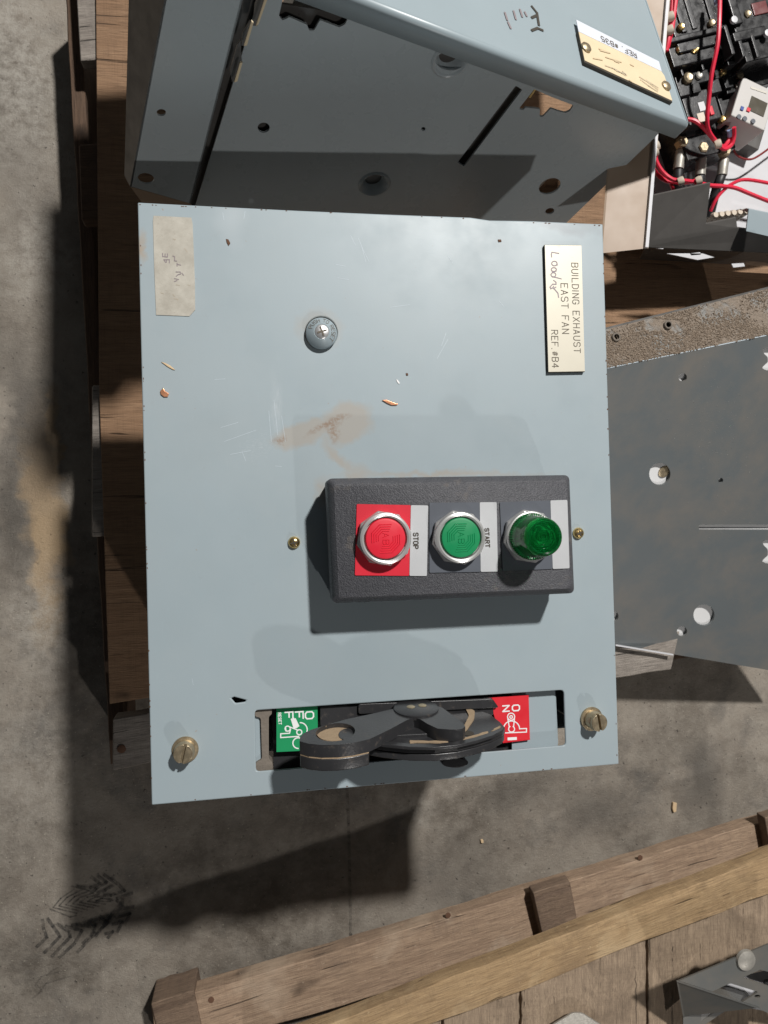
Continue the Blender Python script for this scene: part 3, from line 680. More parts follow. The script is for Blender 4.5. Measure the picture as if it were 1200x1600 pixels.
stroke_text('reset_word', "RESET", a_, b_, (b_ - a_).cross(Z) * -1, 4.2 * .57 / 1112, .0005, 'white', offp, lift=.00015, gap=2)
def C7(x, y): return D(400 + x / 5, 1070 + y / 5, -.0062)
ribbon('lever_symbol', [[(193, 382), (193, 412), (335, 402)], [(193, 382), (262, 378), (270, 345)], arc(247, 342, 20), [(262, 328), (330, 355)], arc(338, 370, 20), arc(345, 350, 55, -90, 40), arc(330, 455, 42, 90, 330), [(235, 362), (230, 330)]], .0009, C7, 'white', offp, .00015)
ribbon('lever_symbol', [[(280, 268), (300, 335)], [(292, 264), (316, 332)], [(304, 268), (330, 322)]], .0016, C7, 'white', offp, .00015)
letter('O', 806, 1106, 12, 9, 'white', onp, -.0055); letter('N', 790.5, 1107, 11, 9, 'white', onp, -.0055)
def C8(x, y): return D(620 + x / 4.286, 1070 + y / 4.286, -.0055)
ribbon('lever_symbol', [[(727, 322), (868, 316), (868, 292), (822, 294)], arc(768, 296, 54, 180, 360), arc(765, 213, 24), arc(768, 296, 20, -60, 240), [(742, 222), (752, 278)], [(788, 222), (782, 278)], arc(765, 215, 9)], .0009, C8, 'white', onp, .00015)
ribbon('lever_symbol', [[(748, 362), (797, 359)]], .0024, C8, 'white', onp, .00015)

TT = math.radians(82); HN = Vector((0, math.sin(TT), math.cos(TT))); HP = D(650, 1099, .000)
def HD(off): return lambda u, v: onpl(u, v, HP + HN * off, HN)
fl = HD(0.0)
lever = [(468, 1158), (469, 1151), (474, 1146), (486, 1140), (512, 1132), (540, 1124), (580, 1115.5), (618, 1106.5), (632, 1102), (652, 1099.5), (674, 1100.5), (690, 1105), (700, 1112), (712, 1121), (724, 1130), (727, 1135), (722, 1139), (706, 1140), (684, 1138.5), (668, 1131), (657, 1124), (647, 1121), (636, 1125), (612, 1138), (592, 1148), (577, 1155), (552, 1160.5), (528, 1163.5), (503, 1164), (482, 1162)]
hole = circ(524, 1144, 31, fl, 28, 14, -.1)
hl = holed('operating_handle', [fl(*q) for q in lever], [hole], HP, HN, .0095, 'black', unit, origin=fl(600, 1130))
tag(hl, 'black dusty operating handle with looped grip')
for o in (hl,):
    b = o.modifiers.new('bevel', 'BEVEL'); b.width = .0014; b.segments = 3; b.limit_method = 'ANGLE'; b.angle_limit = math.radians(50)
    for p in o.data.polygons: p.use_smooth = True
    o.modifiers.new('normals', 'WEIGHTED_NORMAL')
# lower half of the grip, with a dust filled seam between the halves
grip = [(468, 1158), (469, 1151), (474, 1146), (486, 1140), (512, 1132), (540, 1124), (566, 1118.5), (577, 1155), (552, 1160.5), (528, 1163.5), (503, 1164), (482, 1162)]
gp = [fl(*q) for q in grip]; gc = sum(gp, Vector()) / len(gp)
prism('seam_dust', [p.lerp(gc, .012) - HN * .0094 for p in gp], -HN * .0012, 'dustfill', hl)
prism('grip_half', [p.lerp(gc, .004) - HN * .0105 for p in gp], -HN * .0095, 'black', hl, bevel=.0012)
prism('packed_dust', circ(524, 1144, 29, HD(-.0035), 24, 13, -.1), -HN * .0045, 'dustfill', hl)
prism('grip_bore', circ(543, 1147, 14, HD(-.0030), 18, 9, -.1), -HN * .0008, 'black', hl)
hc = fl(650, 1107.5)
hub = lathe('hub', [(.0178, -.002), (.0178, .0010), (.0168, .0016), (0, .0016)], hc, HN, 'black', hl, seg=40)
for du in (-8, 10):
    lathe('hub_screw', [(.0034, -.0004), (.0034, .0002), (.0026, .0006), (0, .0004)], fl(650 + du, 1106.5 - du * .12) + HN * .0016, HN, 'oldbrass', hl, seg=16)
# cam disc behind the lever
cam_face = HD(-.010)
disc = [(572, 1158), (600, 1163), (640, 1167), (680, 1167.5), (715, 1164), (745, 1157), (770, 1149), (785, 1141), (789, 1136), (782, 1128), (765, 1115), (742, 1107), (700, 1106), (640, 1110), (590, 1116), (568, 1122)]
dp = [cam_face(*q) for q in disc]
cd_ = holed('cam_disc', dp, [], HP - HN * .010, HN, .0052, 'black', unit, origin=cam_face(680, 1140))
tag(cd_, 'black dusty cam disc under the handle')
b = cd_.modifiers.new('bevel', 'BEVEL'); b.width = .0008; b.segments = 2; b.limit_method = 'ANGLE'; b.angle_limit = math.radians(50)
dc = sum(dp, Vector()) / len(dp)
prism('cam_half', [p.lerp(dc, .006) - HN * .0056 for p in dp], -HN * .0055, 'black', cd_, bevel=.0008)
# raised rim, dust wedges and pocket on the disc face
rim_o = [(572, 1158), (600, 1163), (640, 1167), (680, 1167.5), (715, 1164), (745, 1157), (770, 1149), (785, 1141), (788, 1137)]
rim_i = [(784, 1136), (766, 1144), (741, 1152), (712, 1158.5), (680, 1162), (641, 1161.5), (602, 1158), (575, 1154)]
rf = HD(-.0078)
prism('cam_rim', [rf(*q) for q in rim_o + rim_i], -HN * .0024, 'black', cd_, bevel=.0004)
for w in ([(716, 1155), (762, 1142), (763, 1146), (720, 1158.5)], [(768, 1141), (781, 1134), (782, 1136), (770, 1143)], [(640, 1157), (700, 1157.5), (700, 1160), (641, 1160)]):
    jw = []
    for (p0_, p1_) in zip(w, w[1:] + w[:1]):
        for k in range(6): jw.append((p0_[0] + (p1_[0] - p0_[0]) * k / 6 + random.uniform(-.8, .8), p0_[1] + (p1_[1] - p0_[1]) * k / 6 + random.uniform(-.7, .7)))
    prism('dust_wedge', [HD(-.0092)(*q) for q in jw], -HN * .001, 'dustfill', cd_)
prism('cam_step', rounded([(600, 1150), (676, 1146), (676, 1138), (660, 1134), (600, 1144)], HD(-.0080), 4), -HN * .0022, 'black', cd_, bevel=.0004)
prism('dust_wedge', rounded([(726, 1104), (742, 1110), (741, 1122), (729, 1140), (722, 1147), (722, 1140), (733, 1118)], HD(-.0088), 3), -HN * .0012, 'dustfill', cd_)
lathe('cam_bore', [(.0042, 0), (.0042, .0003), (0, .0003)], HD(-.0098)(732, 1146), HN, 'ink', cd_, seg=16)
prism('cam_stop', circ(711, 1192, 21, lambda u, v: D(u, v, .010), 20, 8), (0, 0, -.010), 'black', unit, bevel=.0006)

# scratches and chips on the door
def S2(u, v): return D(u, v)
ribbon('scratches', [[(560, 372), (568, 392), (577, 409)], [(548, 368), (556, 384)], [(565, 385), (572, 410)], [(525, 413), (540, 416)], [(528, 434), (545, 437)], [(348, 332), (350, 344)], [(383, 330), (381, 342)], [(683, 560), (700, 530)], [(690, 540), (697, 520)], [(420, 642), (424, 690)], [(428, 625), (434, 680)], [(440, 650), (446, 690)], [(350, 690), (400, 672)], [(345, 668), (372, 660)], [(360, 710), (392, 704)], [(378, 705), (384, 720)], [(430, 728), (440, 729)], [(335, 593), (352, 592)], [(700, 400), (708, 412)], [(610, 480), (640, 476)], [(780, 470), (788, 480)]], .00028, S2, 'scuff', door, .00007)
ribbon('scratches', [[(300, 1060), (302, 1070)]], .0002, S2, 'scuff', door, .00007)
def chip(name, px, mat, label, cat, h=.0012):
    o = prism(name, [D(u, v, h) for u, v in px], (0, 0, -h + .0002), mat, bevel=.0003); return tag(o, label, cat)
chip('copper_shaving', [(597, 625), (604, 624.5), (610, 627), (616, 629), (622.5, 631), (620, 633), (612, 633), (605, 630)], 'copper', 'copper shaving lying on the door above the pushbutton station', 'shaving')
chip('copper_shaving', [(250, 611), (255, 606), (258, 611), (264, 615), (262, 620), (256, 620), (251, 616)], 'copper', 'copper shaving lying near the left edge of the door', 'shaving')
chip('wood_splinter', [(251, 565), (258, 567), (266, 571), (274, 578), (270, 577.5), (262, 573)], 'straw', 'thin pale splinter lying near the left edge of the door', 'splinter', .0008)
chip('rust_flake', [(353, 373), (357, 374), (360, 380), (357, 384), (354, 378)], 'rust', 'small rust flake on the door beside the worn sticker', 'flake', .0006)
chip('rust_flake', [(778, 374), (783, 374), (784, 377.5), (779, 378)], 'rust', 'small rust flake near the door top edge by the nameplate', 'flake', .0006)
chip('rust_flake', [(634, 583), (637.5, 583), (638, 586.5), (635, 587)], 'rust', 'tiny rust flake above the long copper shaving', 'flake', .0005)
chip('paint_chip', [(619, 592), (622, 594), (625, 599), (623, 600), (620, 596)], 'white', 'tiny white paint chip above the long copper shaving', 'chip', .0005)

# ------------------------------------------------------------------ second unit (B35): leaning open-sided unit above the main door
bx = ray(-6, 1224).normalized()                                   # its depth direction
pl = ray(566, 0).cross(ray(1075, 195)); b1 = pl.cross(bx).normalized()
if b1.x < 0: b1 = -b1
b2 = (-bx).cross(b1).normalized()                                 # up its door face
BC = onz(1079, 197, ZD - .03)                                     # lower right corner of its door
u2 = thing('motor_starter_unit', (BC.x - .2, BC.y, .13), 'grey starter unit lying askew with a REF. #B35 card on its door', 'electrical unit')
def BP(off=0.0): return lambda u, v: onpl(u, v, BC + b2 * off, b2)          # side plate plane
def BD(off=0.0): return lambda u, v: onpl(u, v, BC - bx * off, -bx)         # door plane
R_ = b1 * .0
dl, dh, ft = .472, .26, .0155
# door skin with rounded folded edges
def fold(name, prof, a, d, length, mat, parent):
    """sheet-metal profile (list of points) swept along d"""
    n = len(prof); d = Vector(d).normalized() * length
    vs = [Vector(a) + p for p in prof] + [Vector(a) + p + d for p in prof]
    fs = [(i, i + 1, n + i + 1, n + i) for i in range(n - 1)]
    o = obj(name, vs, fs, mat, parent, smooth=True); s = o.modifiers.new('thick', 'SOLIDIFY'); s.thickness = .0018; s.offset = -1; return o
rr = .0038
bend = [b2 * dh] + [b2 * (rr - rr * math.sin(math.radians(a))) + bx * (rr - rr * math.cos(math.radians(a))) for a in range(0, 91, 15)] + [bx * ft]
# lower edge fold, mitred at the right corner
prof = bend
nP = len(prof); cr = []
steps = 7
vs = []; fs = []
def corner_pt(p, k):
    """point of the profile p at corner sweep k (0: along lower edge, 1: along right edge)"""
    return p
left = BC - b1 * dl
skin = [BC - b1 * rr + b2 * rr, left + b2 * rr, left + b2 * dh, BC - b1 * rr + b2 * dh]
door2 = prism('door_panel', skin, bx * .0018, 'door_back', u2)
def bendstrip(name, p, q, out, upv):
    vs = []; fs = []; N = 8
    for i in range(N + 1):
        a = math.radians(90 * i / N); off = out * (rr * math.sin(a)) + bx * (rr - rr * math.cos(a)); vs += [p + off, q + off]
    vs += [p + out * rr + bx * ft, q + out * rr + bx * ft]
    fs = [(2 * i, 2 * i + 1, 2 * i + 3, 2 * i + 2) for i in range(N + 1)]
    o = obj(name, vs, fs, 'door_back', door2, smooth=True); s = o.modifiers.new('thick', 'SOLIDIFY'); s.thickness = .0016; s.offset = 0
bendstrip('door_flange', BC - b1 * rr + b2 * rr, left + b2 * rr, -b2, b1)
bendstrip('door_flange', BC - b1 * rr + b2 * dh, BC - b1 * rr + b2 * rr, b1, b2)
# rounded corner between the two flanges
vs = []; fs = []; N = 8; cc = BC - b1 * rr + b2 * rr
for j in range(N + 1):
    dj = -b2 * math.cos(math.radians(90 * j / N)) + b1 * math.sin(math.radians(90 * j / N))
    for i in range(N + 1):
        a = math.radians(90 * i / N); vs.append(cc + dj * (rr * math.sin(a)) + bx * (rr - rr * math.cos(a)))
    vs.append(cc + dj * rr + bx * ft)
for j in range(N):
    for i in range(N + 1): a = j * (N + 2) + i; fs.append((a, a + 1, a + N + 3, a + N + 2))
obj('door_flange', vs, fs, 'door_back', door2, smooth=True)
# side plate with its cut-outs
bp = BP(.0045)
depth = .115
p_tr = BC - b1 * .030 + b2 * .0045 + bx * .010
right_line = [bp(1022, 212), bp(850, 382)]
slotp = lambda a, b, w: rounded([(a[0] - w, a[1] - w * .6), (a[0] + w, a[1] + w * .6), (b[0] + w, b[1] + w * .6), (b[0] - w, b[1] - w * .6)], bp, 2, 3)
def zz(x, y): return (700 + x / 5.4545, 100 + y / 5.4545)
cut = rounded([zz(735, 215), zz(880, 280), zz(1070, 352), zz(1040, 400), zz(1000, 418), zz(930, 400), zz(875, 380), zz(810, 450), zz(780, 450), zz(785, 385), zz(660, 372), zz(640, 395), zz(608, 385), zz(612, 370)], bp, 2, 3)
def z8(x, y): return (330 + x / 4.444, y / 4.444)
cut2 = rounded([z8(505, -40), z8(470, 110), z8(495, 142), z8(525, 130), z8(540, 118), z8(665, 172), z8(680, 212), z8(715, 212), z8(755, 140), z8(890, 190), z8(930, 170), z8(965, 90), z8(740, -10)], bp, 2, 3)
holes2 = [slotp((811, 137), (720, 257), 5.2), cut, cut2, circ(859, 291, 18, bp, 24, 11.5, -.42), circ(859, 330, 7.3, bp, 16, 4.8, -.25), circ(412, 199.5, 9.5, bp, 20, 8), circ(661.5, 201.5, 3.4, bp, 12, 3), circ(585, 288, 21, bp, 28, 16), circ(704, 95, 23, bp, 28, 15)]
plate2 = holed('side_plate', [bp(420, -52), bp(1038, 198), bp(1024, 214), bp(850, 382), bp(292, 366)], holes2, BC + b2 * .0045, -b2, .0018, 'lightened_paint', u2, ex=b1)
# wait for the flange: plate meets the door skin above the frame
for (u, v) in ((585, 288), (704, 95)):
    c = bp(u, v); lathe('dished_boss', [(.0155, .0002), (.0138, .0012), (.0122, .0004), (.0100, -.0040), (.0080, -.0075), (.0040, -.0082), (.0037, -.0120), (0, -.0122)], c, -b2, 'lightened_paint', plate2, seg=32, cap=False)
# added dark sheet paints the unlit slot black; brass spring behind the cut-out
prism('dark_backing', [BP(.012)(400, 0), BP(.012)(560, 25), BP(.012)(816, 136), BP(.012)(735, 270), BP(.012)(640, 360), BP(.012)(300, 350)], b2 * .002, 'dark_paint', u2)
prism('spring', [bp(*zz(x, y)) + b2 * .008 for x, y in ((735, 222), (770, 240), (725, 322), (690, 300))], b2 * .006, 'brass', u2)
for k in range(7):
    a = bp(*zz(735 - k * 8, 232 + k * 12)) + b2 * .006; b = bp(*zz(768 - k * 8, 245 + k * 12)) + b2 * .006
    tube('spring_coil', [a, (a + b) / 2 - b2 * .002, b], .0011, 'brass', u2, seg=6, sub=3)
# left end panel, standing proud of the side plate, with its lip, corner flap and hinge leaves
lp = BP(-.012)
lpn = [lp(256, -50), lp(402, -50), lp(296, 322), lp(203, 292)]
lh = [circ(252, 176, 7.5, lp, 18, 5.5), circ(228, 279, 13, lp, 18, 8.5, .15)]
pan2 = holed('end_panel', [lp(266, -50), lp(392, -50), lp(298, 318), lp(203, 291)], lh, BC - b2 * .012, -b2, .0016, 'lightened_paint', u2, ex=b1)
a, b = lp(203, 291), lp(266, -50)
prism('panel_lip', [a, b, b + b2 * .055 - b1 * .020, a + b2 * .010 - b1 * .004], (b1 * .0014), 'lipmetal', pan2)
prism('panel_lip', [lp(298, 318), lp(392, -50), lp(392, -50) + b2 * .016 + b1 * .0005, lp(298, 318) + b2 * .016 + b1 * .0005], -b1 * .0014, 'dark_paint', pan2)
prism('corner_flap', [lp(204, 292), lp(297, 318), lp(302, 331) + b2 * .004, lp(222, 322) + b2 * .004], b2 * .0014, 'brownish', pan2)
prism('groove_shade', [BP(.012)(395, -60), BP(.012)(425, -60), BP(.012)(318, 340), BP(.012)(285, 335)], b2 * .0015, 'dark_paint', u2)  # dark strip added behind the gap to paint its shade
for q in ([(398, 8), (411, -20), (417, -20), (402, 41), (395, 40)], [(391, 33), (394, 36), (383, 72), (377, 71), (379, 52)], [(376, 62), (378, 98), (369, 126), (363, 128), (359, 112), (371, 70)]):
    h = BP(-.006)
    lf = prism('hinge_leaf', [h(*p) for p in q], b2 * .0016, 'dark_paint', u2)
for q in ([(400, 41), (404, 38), (421, -10), (417, -12)], [(381, 72), (386, 71), (396, 36), (393, 33)], [(366, 129), (371, 127), (379, 98), (375, 98)]):
    prism('brass_edge', [BP(-.0135)(*p) for p in q], b2 * .0014, 'cream', u2)
# REF card on the door
dd = BD(.0030)
def z6(x, y): return (880 + x / 5.714, 20 + y / 5.714)
card = prism('reference_card', [dd(*z6(*q)) for q in ((130, 165), (872, 520), (900, 560), (975, 800), (188, 440))], bx * .0026, 'ink', u2)
tag(card, 'cream engraved card with white REF. #B35 strip')
prism('card_face', [dd(*z6(*q)) - bx * .0004 for q in ((134, 167), (870, 522), (900, 562), (972, 788), (190, 428))], bx * .00035, 'cream', card)
prism('paper_strip', [dd(*z6(*q)) - bx * .0006 for q in ((112, 66), (850, 438), (876, 528), (134, 172))], bx * .0005, 'paperlabel', card)
dt = BD(.0038)
A_, B_ = dt(*z6(648, 408 - 46)), dt(*z6(335, 258 - 52)); ls_up = -b2
stroke_text('card_lettering', "REF. #B35", A_, B_, (B_ - A_).cross(-bx) * -1, .0058, .0007, 'inkgrey', card, n=-bx, lift=.0001, gap=2.0, space=3.5)
for q in ((203, 312), (918, 655)):
    lathe('card_screw', [(.0052, 0), (.0050, .0012), (.0030, .0024), (0, .0026)], dt(*z6(*q)), -bx, 'oldbrass', card, seg=20)
ribbon('smudged_lettering', [[(320, 320), (420, 360)], [(330, 335), (400, 355)], [(380, 395), (520, 440)], [(460, 430), (500, 445)], [(600, 460), (630, 475)], [(270, 405), (350, 420)], [(590, 600), (620, 620)]], .0012, lambda x, y: dt(*z6(x, y)), 'cream2', card, .0001, -bx)
ribbon('smudged_lettering', [[(375, 470), (470, 505), (560, 560)], [(440, 490), (480, 520), (560, 545)], [(680, 570), (760, 620), (850, 690)], [(740, 600), (850, 670)], [(690, 595), (770, 655), (845, 705)], [(760, 650), (830, 695)], [(530, 520), (570, 560)]], .0007, lambda x, y: dt(*z6(x, y)), 'smudge', card, .0001, -bx)
def zt(x, y): return BD(.0004)(600 + x / 2, y / 2)
ribbon('marker_scrawl', [[(462, 20), (478, 40), (484, 78)], [(478, 48), (462, 55)], [(462, 95), (480, 88), (496, 95)]], .0024, zt, 'ink', door2, .0002, -bx)
ribbon('smudged_lettering', [[(378, 40), (385, 62)], [(388, 70), (396, 88)], [(405, 35), (412, 60)], [(425, 30), (432, 52)], [(440, 38), (446, 50)]], .0020, zt, 'faint', door2, .0002, -bx)
# legs / frame so that the unit stands on the pallet
for k in (-.05, -.36):
    p = BC + b1 * k + b2 * .06 + bx * .012
    prism('frame_post', [p, p + b1 * .02, p + b1 * .02 + b2 * .02, p + b2 * .02], (bx * ((p.z - .126) / -bx.z)), 'lightened_paint', u2)

# ------------------------------------------------------------------ third unit: dusty plate at the right
def RS(z=.272): return lambda u, v: onz(u, v, z)
s0 = RS()
rt0, rt1 = s0(940, 577), s0(1260, 511)                # plate top edge
pb0, pb1 = onz(940, 1003.5, .135), onz(1260, 1057, .135)
rn = (rt1 - rt0).cross(pb0 - rt0).normalized()
if rn.z < 0: rn = -rn
u3 = thing('motor_starter_unit', onz(1150, 800, .124), 'starter unit with dark dusty punched plate at the right edge', 'electrical unit')
rp = lambda off=0.0: (lambda u, v: onpl(u, v, rt0 + rn * off, rn))
q = rp()
def islot(y0, y1): return rounded([(1193, y0), (1191, y0 - 6), (1200, y0 - 9), (1230, y0 - 9), (1230, y1 + 9), (1198, y1 + 9), (1190, y1 + 5), (1196, y1 - 1), (1200, y1 - 4), (1200, y0 + 6)], q, 3, 3)
holes3 = [circ(1031, 740.5, 16.6, q, 28, 17.5), circ(1126, 750.5, 4, q), rounded([(1091.7, 819.7), (1240, 819.5), (1240, 828.5), (1092, 828)], q, 3), circ(1100, 961, 16.5, q, 28), circ(1065.7, 986.5, 8.0, q, 20), circ(958, 963, 8.5, q, 20), circ(1066.8, 589.5, 6.6, q, 20), islot(552, 570), islot(852, 872)]
plate3 = holed('side_plate', [q(940, 577), q(1260, 511), q(1260, 1057), q(940, 1003.5)], holes3, rt0, rn, .0022, 'dusty_paint', u3, ex=(rt1 - rt0))
M['caked'] = enclosure('dust caked flange', (0.20, 0.22, 0.225), 0.0, 0.5)
_t = M['caked'].node_tree; _b = _t.nodes['Principled BSDF']; _v = coord(_t)
_d = ramp(_t, noise(_t, warp(_t, _v, 20, .03), 26, 5, .65), .36, .50)
L(_t, mixc(_t, _d, _b.inputs['Base Color'].links[0].from_socket, (0.25, 0.20, 0.155)), _b.inputs['Base Color'])
bump(_t, _b, mul(_t, _d, noise(_t, _v, 220, 5, .7)), .9, .003)
strip = prism('top_flange', [s0(938, 517), s0(1260, 436), s0(1260, 510), s0(938, 576.5)], (0, 0, -.002), 'caked', u3)
tag(strip, 'flange caked with tan dust')
prism('edge_highlight', [s0(938, 576.8), s0(1260, 510.3), s0(1260, 511.6), s0(938, 578.1)], (0, 0, -.0012), 'scuff', u3)  # pale strip painted along the plate edge as its highlight
prism('inner_sheet', [rp(-.0042)(*w) for w in ((945, 580), (1250, 524), (1250, 1035), (945, 990))], -rn * .0015, 'brightwhite', u3)
lathe('inner_screw', [(.0066, 0), (.0064, .0009), (.004, .0014), (0, .0008)], rp(-.0040)(1037, 737), rn, 'oldbrass', u3, seg=20)
prism('base_rail', [onz(*w, .134) for w in ((962, 1007), (1052, 1022), (1052, 1024.2), (962, 1009.2))], (0, 0, -.004), 'panelwhite', u3)
back_up = [s0(938, 517), s0(1260, 436)]
prism('rear_wall', [back_up[0], back_up[1], back_up[1] + Y * .002, back_up[0] + Y * .002], (0, 0, -.14), 'dark_paint', u3)
for w in ((962, 527), (1043, 508)):
    lathe('flange_hole_rim', [(.0026, .0), (.0042, .0), (.0046, .0012), (.0040, .0022), (.0028, .0022), (.0026, .0)], onz(*w, .2722), Z, 'greydust', strip, seg=18)
# crumbs of dust on the flange and splashes on the plate
def crumbs(name, fn, n, mask, r0, r1, mat, parent, nrm):
    vs, fs = [], []; k = 0
    ax = frame_of((0, 0, 0), nrm).to_3x3()
    while k < n:
        u, v, ok = mask()
        if not ok: continue
        p = fn(u, v); r = random.uniform(r0, r1) * random.uniform(.5, 1); i = len(vs); h = r * random.uniform(.5, 1.0)
        m = 5
        for j in range(m):
            a = 2 * math.pi * j / m + random.random(); rr_ = r * random.uniform(.6, 1.2); vs.append(p + ax @ Vector((rr_ * math.cos(a), rr_ * math.sin(a), -.0001)))
        vs.append(p + ax @ Vector((random.uniform(-.3, .3) * r, random.uniform(-.3, .3) * r, h)))
        fs += [(i + j, i + (j + 1) % m, i + m) for j in range(m)]; k += 1
    o = obj(name, vs, fs, mat, parent); o['kind'] = 'stuff'; return o
import mathutils.noise as mn
def fmask():
    u = random.uniform(945, 1205); t = random.random(); top = 515 - (u - 948) * .2527; bot = 575 - (u - 948) * .205; v = top + (bot - top) * t
    d = mn.noise(Vector((u * .018, v * .03, 0))) + .35 - max(0, (u - 1100) * .004) + .25 * t
    inhole = (abs(u - 1035) < 28 and abs(v - (508 - (u - 1043) * -.05)) < 9)
    return u, v, d > random.uniform(-.2, .5) and not inhole
crumbs('dust_crumbs', lambda u, v: onz(u, v, .2722), 6500, fmask, .0005, .0017, 'tandust', strip, Z)
def fmask2():
    u = random.gauss(1130, 38); v = random.gauss(690, 75); top = 575 - (u - 948) * .205
    return u, v, v > top + 6 and u < 1204
crumbs('dust_specks', rp(.0), 300, fmask2, .0003, .0007, 'palespeck', plate3, rn)

# ------------------------------------------------------------------ lower right pallet
pl2 = thing('wooden_pallet', onz(800, 1500, 0), 'pale timber pallet on the concrete at the lower right', 'pallet')
plank('bottom_board', [onz(237, 1573, .045), onz(1240, 1270, .045), onz(1260, 1350, .045), onz(245, 1660, .045)], .024, 'wood_pale', pl2, jit=.0012)
plank('top_board', [onz(60, 1776, .135), onz(1250, 1320, .135), onz(1250, 1378, .135), onz(120, 1820, .135)], .022, 'wood_warm', pl2, jit=.0012)
def block(c0, w, d, z0, z1, mat):
    o = onz(*c0, z1); e = (onz(1240, 1270, .045) - onz(237, 1573, .045)).normalized(); f = Vector((e.y, -e.x, 0))
    return plank('spacer_block', [o, o + e * w, o + e * w + f * d, o + f * d], z1 - z0, mat, pl2, nseg=6, jit=.0008)
block((236, 1568), .050, .09, .001, .0468, 'endgrain')
block((834, 1394), .050, .09, .046, .064, 'endgrain')
block((1194, 1278), .050, .09, .046, .064, 'endgrain')
for (a, b) in ((430, 690), (693, 812), (815, 1010), (1013, 1260)):
    yl = lambda x: 1650 - (x - 500) * .33
    za, zb = .112, .112
    plank('deck_plank', [onz(a, yl(a) + 190, za), onz(a, yl(a) - 30, za), onz(b, yl(b) - 30, zb), onz(b, yl(b) + 190, zb)], .02, 'wood_brown', pl2, jit=.0008, down=(0, 0, -1))
for (u, v, z) in ((330, 1540, .0455), (700, 1408, .0455), (1000, 1318, .0455)):
    lathe('nail', [(.0035, 0), (.0035, .0008), (0, .0012)], onz(u, v + 22, z), Z, 'rust', pl2, seg=10)

# metal bracket standing on the lower pallet
BZ = .185
g = lambda u, v: onz(u, v, BZ)
br = thing('metal_bracket', onz(1150, 1580, .101), 'dark grey punched metal bracket on the lower right pallet', 'bracket')
def zb_(x, y): return (1000 + x / 6, 1440 + y / 6)
topb = holed('top_web', [g(*zb_(345, 565)), g(*zb_(1210, 210)), g(*zb_(1500, 100)), g(*zb_(1500, 1000)), g(*zb_(1120, 820))],
    [rounded([zb_(655, 665), zb_(845, 578), zb_(1110, 660), zb_(935, 770)], g, 3), rounded([zb_(962, 525), zb_(1130, 450), zb_(1400, 530), zb_(1250, 620)], g, 3), circ(*zb_(1100, 700), 5, g, 12, 2.5)],
    (0, 0, BZ), Z, .002, 'olive_paint', br)
e0, e1_, e2_ = g(*zb_(345, 565)), g(*zb_(1120, 820)), g(*zb_(1500, 945))
prism('front_web', [e0, e1_, e1_ + Vector((.004, .0, -.035)), onz(*zb_(405, 900), BZ - .045)], Vector((.0, .002, .0006)), 'olive_paint', br)
prism('front_web', [onz(*zb_(405, 900), BZ - .046), e1_ + Vector((.004, 0, -.036)), e1_ + Vector((.012, -.02, -.045)), onz(*zb_(405, 1100), BZ - .050)], Z * -.002, 'olive_paint', br)
lathe('rivet', [(.012, 0), (.011, .003), (.006, .005), (0, .0056)], g(*zb_(985, 355)), Z, 'tinned', br, seg=24)
prism('lower_web', [onz(*zb_(600, 600), BZ - .03), onz(*zb_(1400, 400), BZ - .03), onz(*zb_(1500, 900), BZ - .03), onz(*zb_(760, 760), BZ - .03)], Z * -.002, 'panelwhite', br)
for k in ((1250, 850), (1330, 700)):
    p = g(*zb_(*k)); prism('bracket_foot', [p, p + X * .02, p + X * .02 - Y * .004, p - Y * .004], Z * -(BZ - .101), 'olive_paint', br)
sc = prism('steel_offcut', rounded([(862, 1603), (895, 1583), (910, 1583), (945, 1605), (930, 1640), (870, 1640)], lambda u, v: onz(u, v, .125), 5), Z * -.003, 'tinned', bevel=.0006)
tag(sc, 'bright steel offcut at the bottom edge on the brown planks', 'steel piece')
ch_ = prism('wood_chip', [onz(u, v, .004) for u, v in ((1052, 1254), (1058, 1255), (1057, 1268), (1053, 1270), (1051, 1263))], Z * -.0035, 'straw', bevel=.0005)
tag(ch_, 'small pale wood chip on the concrete right of the main unit', 'wood chip')
ch_ = prism('wood_chip', [onz(u, v, .003) for u, v in ((751, 1312), (755, 1312), (756, 1317), (752, 1318))], Z * -.0025, 'straw', bevel=.0005)
tag(ch_, 'tiny pale chip on the concrete below the main unit', 'wood chip')

# ------------------------------------------------------------------ fourth unit: open unit with breaker, relay and red wires
u4 = thing('open_starter_unit', onz(1150, 200, .126), 'open unit with black breaker, overload relay and red wires at the upper right', 'electrical unit')
WZ = .175
def H(u, v, z): return onz(u, v, z)
prism('mounting_panel', [H(1020, -60, WZ), H(1280, -60, WZ), H(1280, 350, WZ), H(1010, 395, WZ)], Z * -.002, 'panelwhite', u4)
prism('side_wall', [H(1049, -60, .286), H(1010, 388, .286), H(938, 396, .276), H(975, -60, .276)], Vector((.0016, 0, .0008)), 'brownish', u4)  # laid nearly flat so the lamps brighten it
prism('wall_edge', [H(1046.5, -60, .289), H(1051, -60, .289), H(1013.5, 386, .289), H(1008.5, 386, .289)], Z * -.004, 'panelwhite', u4)
prism('lower_wall', [H(1014, 307, .235), H(1110, 286, .235), H(1103, 350, .215), H(1150, 340.5, .215), H(1152, 356, .212), H(1270, 372, .200), H(1270, 398, .190), H(1008, 386, .205)], Vector((0, .0016, -.0008)), 'dark_paint', u4)
prism('lower_wall', [H(1008, 386.5, .2045), H(1270, 398.5, .1895), H(1270, 420, .135), H(1000, 405, .135)], Vector((0, .0016, 0)), 'dark_paint', u4)
prism('lower_flange', [H(1170, 327, .225), H(1270, 348, .225), H(1270, 385, .220), H(1166, 361, .220)], Vector((0, .0016, -.001)), 'door_back', u4)
